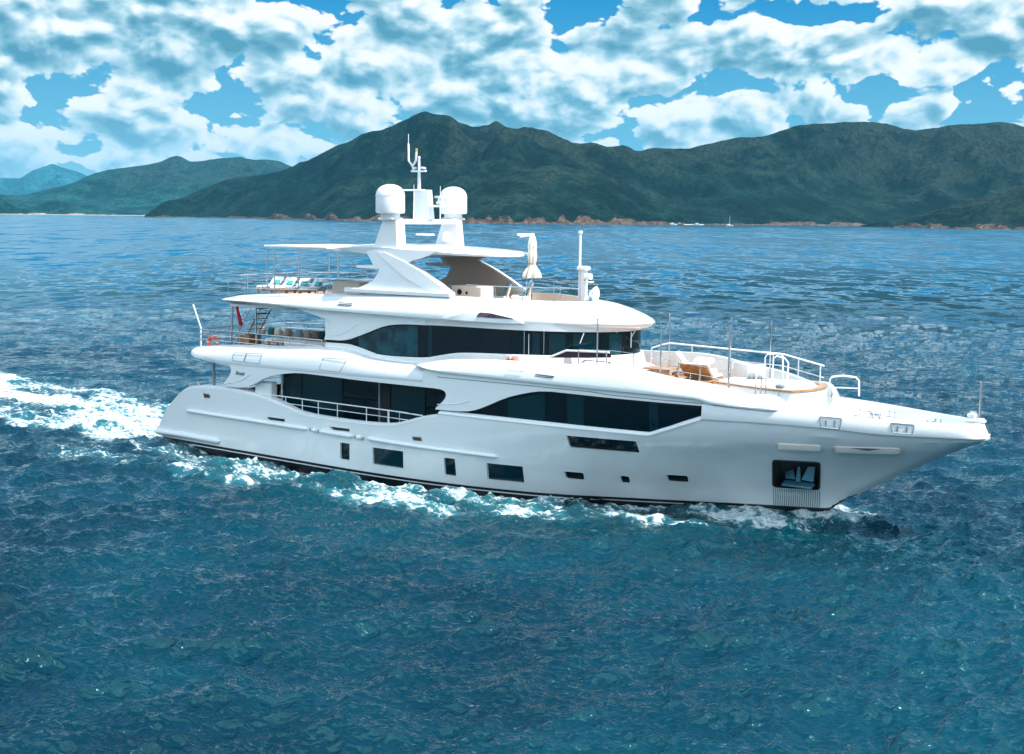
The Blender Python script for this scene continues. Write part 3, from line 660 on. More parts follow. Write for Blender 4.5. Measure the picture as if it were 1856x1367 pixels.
def window(poly, name='hull_window', mat=GLASS, inset=.09, yf=half, parent=None, fr=.045):
    """recessed pane in a hole of the side, with a raised frame round it"""
    P = np.array(poly); c = P.mean(0); d = P - c; nn = np.linalg.norm(d, axis=1, keepdims=True)
    m1 = MB(); m1.panel(poly, lambda x, z: yf(x, z) - inset, .02, sp=.4, sides=(-1,)); w_ = m1.build(name, mat, parent or Y_)
    outer = [tuple(q) for q in (P + d / nn * fr)]; m2 = MB(); m2.panel(outer, lambda x, z: yf(x, z) + .014, .03, holes=[poly], sp=.4, sides=(-1,)); m2.build('frame', WHITE, w_)
    return w_
for i, p in enumerate(WH): window(p, 'hull_window', GLASS if i not in (1, 3) else GLASS2)
for p in SL: window(p, 'vent_slot', RUBBER, fr=.02)

# ---- anchor pocket, anchor and grille
mb = MB(); P = np.array(ANCH); yb = [float(half(x, z)) for x, z in ANCH]; c = P.mean(0)
rows = [[(x, -y, z) for (x, z), y in zip(ANCH, yb)], [(c[0] + (x - c[0]) * .86, -(y - .55), c[1] + (z - c[1]) * .84) for (x, z), y in zip(ANCH, yb)]]
mb.loft(rows, close=True); mb.add(rows[1], [tuple(range(len(rows[1])))]); ap = mb.build('anchor_pocket', RUBBER, Y_)
mb = MB(); P1 = c + (P - c) * 1.04; P2 = c + (P - c) * .93
mb.loft([[(x, -float(half(x, z)) - .02, z) for x, z in P1], [(x, -float(half(x, z)) - .06, z) for x, z in (P1 + P2) / 2], [(x, -float(half(x, z)) + .04, z) for x, z in P2]], close=True)
mb.build('rim', RUBBER, ap)
an = MB(); y0 = -(float(half(c[0], c[1])) - .30)
cx, cz = c
an.hex8([(cx - .10, y0 - .12, cz - .30), (cx + .10, y0 - .12, cz - .30), (cx + .10, y0, cz - .30), (cx - .10, y0, cz - .30)], [(cx - .04, y0 - .08, cz + .42), (cx + .04, y0 - .08, cz + .42), (cx + .04, y0, cz + .42), (cx - .04, y0, cz + .42)])
an.rbox((cx, y0 - .04, cz + .40), (.30, .14, .09), .03)
for sg in (-1, 1):
    for fr in (1,):
        A_ = [(cx + sg * .13, y0 - .06, cz - .22), (cx + sg * .60, y0 + .05, cz - .26), (cx + sg * .62, y0 + .12, cz + .40), (cx + sg * .40, y0 + .08, cz + .44)]
        an.hex8([(a, b - .04, c) for a, b, c in A_], [(a, b + .04, c) for a, b, c in A_])
an.rbox((cx, y0 - .10, cz - .42), (1.30, .42, .10), .04, rot=(.35, 0, 0)); an.build('anchor', material('galvanised_anchor', (.05, .16, .22), .4, metal=.3), ap)
gp_ = ppoly(17, [(142, 700), (700, 722), (694, 935), (146, 905)]); mb = MB()
for k in range(22):
    t = k / 21; a = np.array(gp_[0]) * (1 - t) + np.array(gp_[1]) * t; b = np.array(gp_[3]) * (1 - t) + np.array(gp_[2]) * t
    pts = [a + (b - a) * u for u in np.linspace(0, 1, 6)]; mb.tube([(q[0], -float(half(q[0], q[1])) - .006, q[1]) for q in pts], .014, 6)
mb.build('chafe_grille', material('dull_steel_bars', (.10, .20, .24), .45, metal=.4), Y_)

# ---- mouldings on the hull
def surf_line(pts, off=0.0): return [(x, -float(half(x, z)) - off, z) for x, z in pts]
def resamp(pts, n):
    P = np.array(pts, float); d = np.r_[0, np.cumsum(np.linalg.norm(np.diff(P, axis=0), axis=1))]; t = np.linspace(0, d[-1], n)
    return [tuple(q) for q in np.stack([np.interp(t, d, P[:, i]) for i in range(P.shape[1])], -1)]
def half_round(name, pts, hz, out, mat=WHITE, n=40, taper=.35, both=True):
    pts = resamp(pts, n); rows = []; L = [0]
    for a, b in zip(pts, pts[1:]): L.append(L[-1] + math.dist(a, b))
    for (x, z), l in zip(pts, L):
        e_ = min(1, min(l, L[-1] - l) / taper); e_ = math.sqrt(max(e_ * (2 - e_), 0)) if taper > 0 else 1; e_ = max(e_, .04)
        row = []
        for a in np.linspace(-1, 1, 7):
            zz = z + hz * e_ * a; row.append((x, -(float(half(x, zz)) + out * e_ * math.sqrt(max(0, 1 - a * a)) + .001), zz))
        rows.append(row)
    m_ = MB(); m_.mloft(rows) if both else m_.loft(rows); return m_.build(name, mat, Y_, sharp=60)
rl = ppoly(1, [(262, 952), (1130, 1085)]); half_round('rub_rail', rl, .10, .15)
rl2 = ppoly(1, [(1160, 1090), (1195, 1097)]); half_round('rub_rail', rl2, .11, .16, taper=.05)
rl3 = ppoly(1, [(1215, 1100), (1445, 1138)]); half_round('rub_rail', rl3, .10, .15, taper=.05)
rl4 = ppoly(1, [(1475, 1142), (1510, 1148)]); half_round('rub_rail', rl4, .11, .16, taper=.05)
rl5 = ppoly(2, [(245, 1148), (480, 1188), (720, 1222), (1185, 1282)]); half_round('rub_rail', rl5, .10, .15)
for p in ((1145, 1090), (1205, 1102), (1460, 1142), (1520, 1152)):
    (x, z), = ppoly(1, [p]); m_ = MB(); m_.rbox((x, -float(half(x, z)) - .03, z), (.06, .09, .15), .015); m_.build('clip', STEEL, Y_)
half_round('stern_moulding', ppoly(1, [(48, 1098), (250, 1128), (505, 1172)]), .17, .20, taper=.22)
# swim platform lip
mb = MB(); mb.prism([(-17.5, -3.4), (-18.1, -3.2), (-18.25, 0), (-18.1, 3.2), (-17.5, 3.4)], .38, .62, bev=.04); mb.build('swim_platform', WHITE, Y_)
# polished chafe plates on the bow
PLATE = material('polished_plate', (.93, .80, .72), .38, metal=.45)  # peach base colour stands in for the sun's glint on the steel
for pts in ([(178, 192), (460, 206), (748, 220)], [(855, 228), (1200, 242), (1712, 254)]):
    P_ = resamp(ppoly(17, pts), 30); rows = []
    for i, (x, z) in enumerate(P_):
        e_ = min(1, (min(i, 29 - i) + .02) / 2.0); rows.append([(x, -(float(half(x, z + dz)) + o_ * e_), z + dz * (.4 + .6 * e_)) for dz, o_ in ((.145, .003), (.12, .05), (-.07, .20), (-.12, .215), (-.145, .003))])
    m_ = MB(); m_.loft(rows); m_.build('chafe_plate', PLATE, Y_, sharp=40)
m_ = MB(); q_ = ppoly(17, [(1085, 205), (1480, 216), (1300, 240)]); m_.panel(q_, lambda x, z: half(x, z) + .20, .02, sp=.3, sides=(-1,)); m_.build('hull_vent', GREY, Y_)
# navigation light box, stern fairlead, discharge fitting
for reg, poly, nm in ((2, [(575, 1138), (640, 1142), (648, 1172), (580, 1165)], 'nav_light'), (1, [(383, 830), (432, 838), (437, 866), (392, 864)], 'fairlead')):
    q_ = rquad(ppoly(reg, poly), .05, 3); m_ = MB(); m_.panel(q_, lambda x, z: half(x, z) + .02, .03, sp=.3, sides=(-1,)); o = m_.build(nm, CHROME, Y_)
    P = np.array(q_); c = P.mean(0); m_ = MB(); m_.panel([tuple(v) for v in c + (P - c) * .72], lambda x, z: half(x, z) + .035, .02, sp=.3, sides=(-1,)); m_.build('lens', material(nm + '_lens', (.12, .03, .02), .2), o)

# ---- cap rolling inboard along the aft bulwark
tp = np.array(top[::-1]); xs_ = tp[:, 0]; sel = (tp[:, 1] > 2.3) & (xs_ < 3); tx = tp[sel]
ZT = pchip(tx[:, 0], tx[:, 1]); rows = [[] for _ in range(5)]
for x in np.linspace(-15.25, 1.8, 70):
    z = float(ZT(x)); b = float(half(x, z)); wide = float(np.interp(x, [-15.3, -13, -9, -7, -4, 2], [.9, .85, .6, .35, .26, .24])); lift = float(np.interp(x, [-15, -12, -8, -5], [.03, .05, .05, .02]))
    for r_, (ins, dz) in zip(rows, ((0.0, -.10), (.012, -.02), (.06, lift * .7 + .01), (wide, lift + .012), (wide + .01, -.5))): r_.append((x, -(b + .004 - ins), z + dz))
mb = MB(); mb.mloft(rows[::-1]); mb.build('bulwark_cap', WHITE, Y_, sharp=60)
# sill under the forward main deck windows
rows = [[], [], [], []]
for x, z in resamp([(1.9, 3.20), (2.3, 3.21), (12.4, 3.21), (14.72, 4.08), (14.95, 4.2)], 60):
    b = float(half(x, z))
    for r_, (o_, dz) in zip(rows, ((.012, -.03), (.03, .0), (.02, .05), (-.15, .15))): r_.append((x + (dz * -.3 if x > 12.4 else 0), -(b + o_), z + dz))
mb = MB(); mb.mloft(rows[::-1]); mb.build('window_sill', WHITE, Y_, sharp=60)

# ---- forward main deck window band
gl = [(1.72, 3.18), (12.45, 3.2), (15.0, 4.2), (15.08, 4.72), (6, 4.75), (1.72, 4.0)]
mb = MB(); mb.panel(gl, lambda x, z: half(x, z) - .16, .04, sp=.4); mdw = mb.build('main_deck_window', GLASS, Y_)
for x0, x1 in ((5.6, 7.5), (8.6, 9.4), (12.4, 12.8)):
    z0 = 3.36; m_ = MB(); m_.panel([(x0, z0), (x1, z0), (x1, 4.6), (x0, 4.15 if x0 < 6 else 4.6)], lambda x, z: half(x, z) - .155, .01, sp=.4, sides=(-1,)); m_.build('pane', GLASS2, mdw)
# ---- superstructure side with the sweeping buttresses
sup = [(-12.14, 3.38), (-12.1, 3.50), (-12.03, 3.55), (-11.86, 3.70), (-11.72, 3.86), (-11.6, 4.05), (-11.56, 4.22), (-11.7, 4.34), (-11.7, 4.66), (.9, 4.68), (1.1, 5.12), (15.12, 4.95), (15.10, 4.62),
       (10.7, 4.65), (7.9, 4.69), (7.3, 4.65), (6.84, 4.57), (6.3, 4.44), (5.74, 4.28), (5.2, 4.07), (4.62, 3.81), (4.2, 3.64), (3.9, 3.54), (3.55, 3.46), (3.0, 3.41), (1.73, 3.38), (1.75, 3.46), (1.95, 3.60), (2.13, 3.77), (2.27, 3.92),
       (2.33, 4.07), (2.29, 4.2), (2.18, 4.27), (2.0, 4.31), (1.6, 4.33), (-.24, 4.33), (-2.78, 4.34), (-5.4, 4.38), (-6.38, 4.39), (-7.0, 4.36), (-7.5, 4.30), (-8.0, 4.23), (-8.65, 4.08), (-9.23, 3.89), (-9.6, 3.72), (-9.95, 3.56), (-10.3, 3.43), (-10.8, 3.33), (-11.3, 3.30), (-11.93, 3.30)]
mb = MB(); mb.panel(sup, lambda x, z: half(x, z) - .005, .16, sp=.4); mb.build('superstructure_side', WHITE, Y_)
for reg, pts in ((1, [(520, 772), (640, 742), (665, 735), (690, 718), (715, 700)]), (2, [(752, 912), (800, 908), (880, 908), (930, 900), (985, 884)])):
    q_ = resamp(ppoly(reg, pts), 14); m_ = MB(); m_.tube(surf_line(q_, -.002), .022, 6); m_.build('moulding_line', WHITE, Y_)
mb = MB(); mb.tube(surf_line(resamp(ppoly(2, [(752, 716), (900, 730), (1300, 768), (1836, 820)]) + ppoly(3, [(400, 842), (1075, 905)]), 40), .0), .016, 6); mb.build('trim_line', GREY, Y_)
# pillar under the aft buttress, pole at the stern, davit rails
for x0, x1, z0, z1 in ((-10.15, -9.0, 2.7, 3.7),):
    mb = MB(); b = float(half(x0, 3)) - .5
    for sg in (-1, 1): mb.rbox(((x0 + x1) / 2, sg * b, (z0 + z1) / 2), (x1 - x0, .45, z1 - z0), .05)
    mb.build('pillar', WHITE, Y_)
# main deck floor and stern deck
def deck(name, xs, hf, z0, z1, mat, par=Y_):
    p = [(x, -hf(x)) for x in xs] + [(x, hf(x)) for x in xs[::-1]]; m_ = MB(); m_.prism(p, z0, z1); return m_.build(name, mat, par)
deck('main_deck', list(np.linspace(-14.6, 3.0, 20)), lambda x: float(half(x, 2.2)) - .12, 1.9, 2.0, TEAK)
deck('stern_deck', list(np.linspace(-15.3, -12.2, 8)), lambda x: float(half(x, 3)) - .6, 2.6, 2.98, DECKW)
# main saloon house
mb = MB(); mb.prism([(-8.9, -2.9), (2.6, -2.95), (2.6, 2.95), (-8.9, 2.9)], 2.0, 4.5); sal = mb.build('saloon_house', INTER, Y_)
panes = [(-8.86, -7.6, GLASS2), (-7.55, -4.9, GLASS2), (-4.85, -2.6, GLASS), (-2.5, -1.9, INTER), (-1.85, .2, GLASS2), (.25, 2.6, GLASS)]
for a, b, m in panes:
    for sg in (-1, 1):
        m_ = MB(); m_.rbox(((a + b) / 2, sg * 3.0, 3.2), (b - a, .05, 2.3), .01); m_.build('pane', m, sal)
for x in (-8.92, -2.55, 1.55):
    m_ = MB()
    for sg in (-1, 1): m_.rbox((x, sg * 3.04, 3.2), (.09, .08, 2.35), .01)
    m_.build('window_frame', WHITE2 if x != -2.55 else GREY, sal)
# side deck handrail
def post_rail(name, path, r, posts, base, mids=(), parent=Y_, mat=STEEL, rp=None, mirror=False):
    """top rail along path (list of 3D points); posts: indices or fractions; base(p) gives foot height"""
    m_ = MB(); m_.tube(path, r)
    P = resamp(path, 200)
    for k in mids:
        m_.tube([(p[0], p[1], p[2] - k) for p in path], r * .6, 6)
    ra = m_.build(name, mat, parent)
    for t in posts:
        p = P[int(round(t * 199))]; q = MB(); q.tube([(p[0], p[1], base(p)), p], rp or r * .8, 6); q.build('post', mat, ra)
    return ra
pr = px_pts(1, [(790, 838), (935, 852), (1262, 896), (1575, 937), (1836, 972)], lambda x, z: half(x, z) - .1) + px_pts(2, [(462, 962), (648, 990)], lambda x, z: half(x, z) - .1)
path = [(x, -float(half(x, z)) + .1, z) for x, z in pr]; tot = path[-1][0] - path[0][0]
pxs = [p[0] for p in px_pts(1, [(935, 900), (1040, 910), (1143, 920), (1262, 940), (1443, 970), (1575, 990), (1752, 1000)], 4.1) + px_pts(2, [(285, 990), (462, 1010), (645, 1000)], 4.15)]
post_rail('side_rail', path, .028, [min(max((x - path[0][0]) / tot, 0), 1) for x in pxs], lambda p: 2.35, mids=(.32,), mat=WHITE2)
# stern deck rails and awning pole
a = Py(388, 690, -3.3); mb = MB(); mb.tube([(a.x, -3.3, 3.0), (a.x, -3.3, 4.55)], .07, 10); mb.build('stern_pole', GREY, Y_)
q1 = Py(335, 693, -3.2); q2 = Py(372, 695, -1.5)
post_rail('stern_rail', [(-15.1, -3.0, 3.42), (-14.9, -1.2, 3.42)], .022, [0, .5, 1], lambda p: 2.95)
post_rail('stern_rail', [(-14.7, 1.2, 3.5), (-14.7, 3.0, 3.5), (-13.4, 3.2, 3.5)], .022, [0, .33, .66, 1], lambda p: 2.95)
# mooring gear at the stern quarter
mb = MB(); mb.lathe([(0, .22), (.10, .22), (.06, .16), (.05, .02), (.12, 0)], (-14.9, -3.1, 3.0), 14); mb.rbox((-15.3, -3.25, 2.98), (.35, .1, .08), .02); mb.build('mooring_cleat', STEEL, Y_)

# ---- upper deck bulwark, aft part
def eh(x, z=4.7):
    b = float(half(x, z)) + .03
    if x < -14.3: b -= .9 * (1 - math.sqrt(max(0, 1 - ((x + 14.3) / .92) ** 2)))
    return b
zt1 = pchip([-15.2, -14.8, -13.8, -12, -8, -5.7, -4.5, -3.5, -2.4, -1, 1.0], [4.99, 5.08, 5.22, 5.38, 5.57, 5.69, 5.68, 5.56, 5.37, 5.30, 5.28])
zb1 = pchip([-15.2, -14.6, -13, -12, -8, 1.0], [4.72, 4.63, 4.43, 4.34, 4.38, 4.5]); z41 = pchip([-15.2, -14, -12.6, 1.0], [4.82, 4.71, 4.65, 4.69])
xs1 = np.r_[-15.21, -15.18, -15.1, -15.0, -14.8, np.linspace(-14.5, 1.0, 60)]
R = [[] for _ in range(8)]
for x in xs1:
    b = eh(x); t, u, v = float(zt1(x)), float(zb1(x)), float(z41(x))
    for r_, (ins, z) in zip(R, ((1.0, u + .02), (.08, u), (-.0, (u + v) / 2), (0, v), (.05, v + .35 * (t - v)), (.22, t - .22 * (t - v)), (.52, t), (.9, t - .02))): r_.append((x, -max(b - ins, 0), z))
mb = MB(); mb.mloft(R)
end = [r_[0] for r_ in R]; mb.loft([end, [(p[0] - .05, p[1] * .5, p[2]) for p in end], [(p[0] - .06, 0, p[2]) for p in end], [(p[0] - .05, -p[1] * .5, p[2]) for p in end], [(p[0], -p[1], p[2]) for p in end]])
last = [r_[-1] for r_ in R]
for sg in (1, -1): mb.add([(p[0], p[1] * sg, p[2]) for p in last], [tuple(range(8)) if sg < 0 else tuple(range(8))[::-1]])
mb.build('upper_deck_bulwark', WHITE, Y_, sharp=40)
# ---- forward part, standing proud of the side
def fh(x): return float(half(x, 5.0))
topf = px_pts(2, [(612, 628), (680, 612), (760, 600), (880, 590), (1100, 592), (1836, 632)], lambda x, z: half(x, 5.0) - .30) + px_pts(3, [(290, 632), (440, 640), (600, 662), (860, 720), (1100, 762), (1260, 800), (1400, 840), (1490, 872), (1525, 905)], lambda x, z: half(x, 5.0) - .30)
topf = sorted([p for p in topf if p[0] < 16.6] + [(17.1, 5.20), (17.85, 5.04)]); zt2 = pchip([p[0] for p in topf], [p[1] for p in topf]); xe2 = topf[-1][0]
zb2 = pchip([.6, 1.5, 2.7, 4.6, 9.9, 14.5, 15.1, 17.2, 18.4], [5.27, 5.13, 5.08, 5.06, 4.98, 4.88, 4.74, 4.63, 4.60])
xs2 = np.r_[np.linspace(topf[0][0], xe2 - .5, 70), xe2 - .38, xe2 - .26, xe2 - .15, xe2 - .07, xe2 - .02, xe2]
R = [[] for _ in range(9)]
for x in xs2:
    b = fh(x); t, u = float(zt2(x)), float(zb2(x)); on = min(1, (x - xs2[0]) / .8 + .05); ce = xe2 - x; kk = 1 if ce > .5 else math.sqrt(max(0, 1 - (1 - ce / .5) ** 2)); rd = .45 * (1 - kk); t = u + (t - u) * (.08 + .92 * kk)
    t = max(t, u + .03)
    for r_, (out, z) in zip(R, ((-.10, u + .01), (.11 * on, u), (.13 * on, u + .06), (.11 * on, u + .2 * (t - u)), (.04, u + .5 * (t - u)), (-.10, u + .84 * (t - u)), (-.26, t), (-.50, t - .01), (-.60, (4.0 if x > 13.4 else 4.9) if t > 5.0 else t - .03))): r_.append((x, -max(b + out - rd, 0), min(z, t)))
mb = MB(); mb.mloft(R); last = [r_[-1] for r_ in R]
for sg in (1, -1): mb.add([(p[0], p[1] * sg, p[2]) for p in last], [tuple(range(9)) if sg < 0 else tuple(range(9))[::-1]])
mb.build('bridge_deck_bulwark', WHITE, Y_, sharp=40)
# ---- bow bulwark band, foredeck
zg = pchip([14.6, 17.4, 20, 22.8, 24.6, 25.2], [4.70, 4.62, 4.55, 4.47, 4.46, 4.42])
R = [[] for _ in range(9)]
lean = lambda x, z: (x - .22 * max(0, min(1, (x - 23.8) / 1.1)) * max(0, min(1, (z - 3.95) / .5)))
for x in np.r_[np.linspace(14.72, 24.3, 60), 24.5, 24.65, 24.78, 24.88, 24.94]:
    zk, zz = float(ZK(x)), float(zg(x)); b = max(float(half(min(x, 24.93), 4.0)), .05); sq = 1 if x < 24.5 else math.sqrt(max(0.02, 1 - ((x - 24.5) / .46) ** 2)); b = b + .03; wi = float(np.interp(x, [14, 17.6, 19, 26], [.75, .7, .24, .24]))
    for r_, (out, z) in zip(R, ((-.10, zk - .01), (.03, zk - .012), (.055, zk + .05), (.02, zz - .10), (-.015, zz - .02), (-.06, zz), (-wi, zz + .005), (-wi - .04, zz - .04), (-wi - .1, 4.0))): r_.append((lean(x, z), -max((b + out) * sq, 0.0), z))
mb = MB(); mb.mloft(R); mb.build('bow_bulwark', WHITE, Y_, sharp=38)
mb = MB()
deck('foredeck', list(np.linspace(13.0, 24.9, 26)), lambda x: max(float(half(min(x, 24.9), 4.2)) - .22, .03), 3.85, 4.05, DECKW)
deck('upper_deck', list(np.linspace(-15.1, 13.6, 40)), lambda x: eh(x) - .5 if x < .6 else fh(x) - .5, 4.72, 4.93, TEAK)
deck('main_deck_ceiling', list(np.linspace(-14.9, 14.8, 40)), lambda x: eh(x) - .3 if x < .6 else fh(x) - .3, 4.5, 4.6, WHITE2)
mb = MB()
for x0, x1, z1 in ((13.6, 14.1, 4.7), (14.1, 14.6, 4.5), (14.6, 15.1, 4.28)): mb.rbox(((x0 + x1) / 2, 0, (3.9 + z1) / 2), (x1 - x0, 2 * (fh(x1) - .6), z1 - 3.9), .02)
mb.build('foredeck_steps', DECKW, Y_)

# ---- upper deck house
def plan(h0, x0, xt, e=2.4, n=46, xa=-5.7):
    xs = np.r_[np.linspace(xa, x0, 24)[:-1], x0 + (xt - x0) * np.sin(np.linspace(0, math.pi / 2, n))]
    return [(x, -(h0 * max(0, 1 - (max(0, x - x0) / (xt - x0)) ** e) ** .5)) for x in xs]
zgb = pchip([-5.7, -4.4, -3.5, -2.9, -2.35, -1.8, .35, 1.25, 2.37, 3.94, 9.6], [5.88, 5.89, 5.76, 5.62, 5.51, 5.49, 5.55, 5.71, 5.90, 5.98, 6.10])
zgt = pchip([-5.7, -4.8, -4.38, -3.7, -3.05, -2.5, -2.18, -1.6, -.9, 0, 2.4, 9.6], [6.02, 6.03, 6.07, 6.26, 6.49, 6.69, 6.80, 6.94, 7.01, 7.04, 7.08, 7.10])
PL = plan(3.32, 3.4, 9.5); PLi = [(x - (.04 if x > 6 else 0), y * .985) for x, y in PL]
mb = MB(); mb.mloft([[(x, y * 1.01, 4.9) for x, y in PL], [(x, y * 1.01, float(zgb(x)) - .05) for x, y in PL], [(x, y, float(zgb(x))) for x, y in PL], [(x, y * .97, float(zgb(x))) for x, y in PL]]); mb.build('house_coaming', WHITE2, Y_)
mb = MB(); mb.mloft([[(x, y, float(zgb(x)) - .05) for x, y in PLi], [(x, y, 7.2) for x, y in PLi]]); uw = mb.build('upper_deck_window', GLASS, Y_)
mb = MB(); mb.mloft([[(x, y * .995, float(zgt(x))) for x, y in PL], [(x, y * 1.01, float(zgt(x))) for x, y in PL], [(x, y * 1.01, 7.45) for x, y in PL]]); mb.build('house_header', WHITE2, Y_)
wing = px_pts(1, [(1240, 452), (1250, 420), (1285, 370), (1291, 350), (1290, 330), (1250, 305), (1150, 270), (1020, 222)], 3.4)
wing = wing + [(-7.75, 7.62), (0.5, 7.5), (0.5, 7.045)] + [(x, float(zgt(x)) + .002) for x in np.linspace(-.0, -5.2, 22)]
mb = MB(); mb.panel(wing, lambda x, z: 3.40 + 0 * x, .14, sp=.4); mb.build('house_buttress', WHITE, Y_)
q_ = resamp(px_pts(1, [(1258, 425), (1345, 420), (1380, 405), (1420, 380), (1475, 345)], 3.42), 14); m_ = MB(); m_.tube([(x, -3.402, z) for x, z in q_], .02, 6); m_.build('moulding_line', WHITE, Y_)
# mullions, panes, door
def at_plan(px, py=620):
    best = min(range(len(PL) - 1), key=lambda i: abs(project((PL[i][0], PL[i][1], 6.5))[0] - px)); return PL[best]
def project(p):
    q = np.array(p) - CAM; k = q @ FWD; return (PW / 2 + F * (q @ CR) / k, PH / 2 - F * (q @ CU) / k)
def plan_strip(px0, px1, z0, z1, mat, name, parent=uw, off=.012):
    fx = [p for p in resamp(PLi, 600) if px0 <= project((p[0], p[1], 6.5))[0] <= px1 and p[0] < 9.3]
    if len(fx) < 2: return
    m_ = MB(); m_.loft([[(x + off * (x > 6), y * (1 + off / 3.3), max(z0, float(zgb(x)) + .04)) for x, y in fx], [(x + off * (x > 6), y * (1 + off / 3.3), min(z1, float(zgt(x)) - .05)) for x, y in fx]]); m_.build(name, mat, parent)
GLASS3 = material('tinted_glass_painted_view', (.004, .060, .080), .05, spec=.4, var=((.0008, .018, .026), .9, .42, .62))  # opaque pane; lighter mottled teal painted in for the view through it
for a, b, m in ((650, 758, GLASS3), (776, 784, GLASS2), (965, 979, GLASS2), (994, 1025, GLASS2), (1038, 1080, GLASS2), (1103, 1135, GLASS3)): plan_strip(a, b, 5.3, 7.0, m, 'pane')
for a, b in ((949.5, 951.5), (984.5, 986.5)): plan_strip(a, b, 5.3, 7.1, STEEL, 'mullion', off=.02)
plan_strip(957.5, 960, 5.4, 6.95, WHITE2, 'door_handle', off=.03)
# windscreen wipers
for (a, b), (c, d) in (((1047, 622), (1060, 604)), ((1116, 603), (1118, 600)), ((1142, 612), (1147, 600)), ((1140, 630), (1142, 602))):
    p, q = at_plan(a), at_plan(c); za = Py(a, b, p[1]).z; zc = Py(c, d, q[1]).z
    m_ = MB(); m_.tube([(p[0] + .06, p[1] * 1.03, za), (q[0] + .06, q[1] * 1.03, zc)], .022, 6); m_.build('wiper', WHITE2, uw)
# wheelhouse side screen with white capping
sc = px_pts(14, [(440, 455), (650, 372), (1165, 395), (1165, 455), (900, 458)], 3.32)
m_ = MB(); m_.panel(sc, lambda x, z: 3.36 - .10 * (x > 7), .04, sp=.5, sides=(-1,)); ws = m_.build('side_screen', GLASSP, Y_)
m_ = MB(); m_.tube([(x, -3.38, z + .02) for x, z in sc[:3]], .045, 8); m_.build('capping', WHITE2, ws)

# ---- sun deck moulding with the front brow
zl = pchip([-12.9, -10, -7.8, -5, 1.5, 6, 10.3], [7.60, 7.56, 7.51, 7.44, 7.38, 7.38, 7.36])
zt3 = pchip([-12.9, -12.1, -10, -4.2, 1.6, 4, 7.8], [7.73, 7.86, 8.01, 8.25, 8.40, 8.40, 8.30])
ROWS = [ # inset aft, tip x, fraction up the side, z at the tip
    (.55, 9.45, -.20, 7.12), (.10, 10.05, 0, 7.26), (0, 10.2, .02, 7.34), (-.02, 10.27, .14, 7.46), (.06, 10.15, .34, 7.60), (.22, 9.75, .58, 7.78), (.42, 9.1, .82, 8.00), (.62, 8.4, .94, 8.18), (.85, 7.4, 1.0, 8.30), (1.0, 6.9, 1.0, 8.30)]
nst = 90; gu = np.linspace(0, 1, nst)
def hs(x): return 3.66 if x > -6 else 3.66 - .42 * ((-6 - x) / 6.9) ** 1.5
rows = []
for ins, xt, fr_, ztip in ROWS:
    row = []
    for g1 in gu:
        x = -12.9 + (0 + 12.9) * (g1 / .45) if g1 < .45 else xt * math.sin((g1 - .45) / .55 * math.pi / 2)
        xx = max(0, x) / xt; y = (hs(x) - ins) * max(0, 1 - xx ** 2.5) ** .52
        zside = float(zl(x)) + fr_ * (float(zt3(min(x, 7.8))) - float(zl(x))) if fr_ >= 0 else float(zl(x)) + fr_
        wt = min(1, max(0, (x - 1.5) / (xt - 1.5))) ** 1.6
        row.append((x, -y, zside * (1 - wt) + ztip * wt))
    rows.append(row)
mb = MB(); mb.mloft(rows); end = [r[0] for r in rows]
mb.loft([end, [(p[0] - .12, p[1] * .5, p[2]) for p in end], [(p[0] - .15, 0, p[2]) for p in end], [(p[0] - .12, -p[1] * .5, p[2]) for p in end], [(p[0], -p[1], p[2]) for p in end]])
mb.build('sun_deck_moulding', WHITE, Y_, sharp=50)
inner = rows[-1]
mb = MB(); mb.mloft([[(x, y, z - .005) for x, y, z in inner], [(x, y * .99, 7.8) for x, y, z in inner]]); mb.build('coaming_lining', BEIGE, Y_)
p = [(x, y - .05) for x, y, z in inner[::3]] ; mb = MB(); mb.prism(p + [(x, -y) for x, y in p[::-1] if abs(y) > .06], 7.62, 7.8); mb.build('sun_deck', TEAK, Y_)
mb = MB(); pc = [(-12.6, -3.0)] + [(x, y * .93) for x, y in plan(3.2, 2.5, 9.3, xa=-5.7)] ; mb.prism(pc + [(x, -y) for x, y in pc[-2::-1]], 7.30, 7.42); mb.build('upper_deck_ceiling', WHITE2, Y_)
mb = MB(); mb.prism([(-12.8, -2.6), (-13.75, -2.2), (-13.9, 0), (-13.75, 2.2), (-12.8, 2.6)], 7.58, 7.64, bev=.02); mb.build('sun_deck_lip', WHITE, Y_)
# pod with plum glass on the brow side
def podf(x, z): return (3.69 - .38 * np.clip((z - 7.55) / .75, 0, 1) ** 1.3) * np.maximum(1 - (np.maximum(x, 0) / 10.25) ** 2.5, .01) ** .52 + .09
pod = px_pts(2, [(785, 306), (860, 284), (940, 264), (1000, 256), (1130, 262), (1290, 302), (1358, 338), (1200, 336), (1000, 322)], podf)
m_ = MB(); m_.panel(pod, podf, .3, sp=.25, sides=(-1, 1)); po = m_.build('side_pod', WHITE, Y_, sharp=50)
tri = px_pts(2, [(1030, 290), (1045, 266), (1062, 258), (1130, 265), (1289, 302), (1289, 307)], podf)
m_ = MB(); m_.panel(tri, lambda x, z: podf(x, z) + .012, .03, sp=.25, sides=(-1, 1)); m_.build('pod_glass', GLASSP, po)
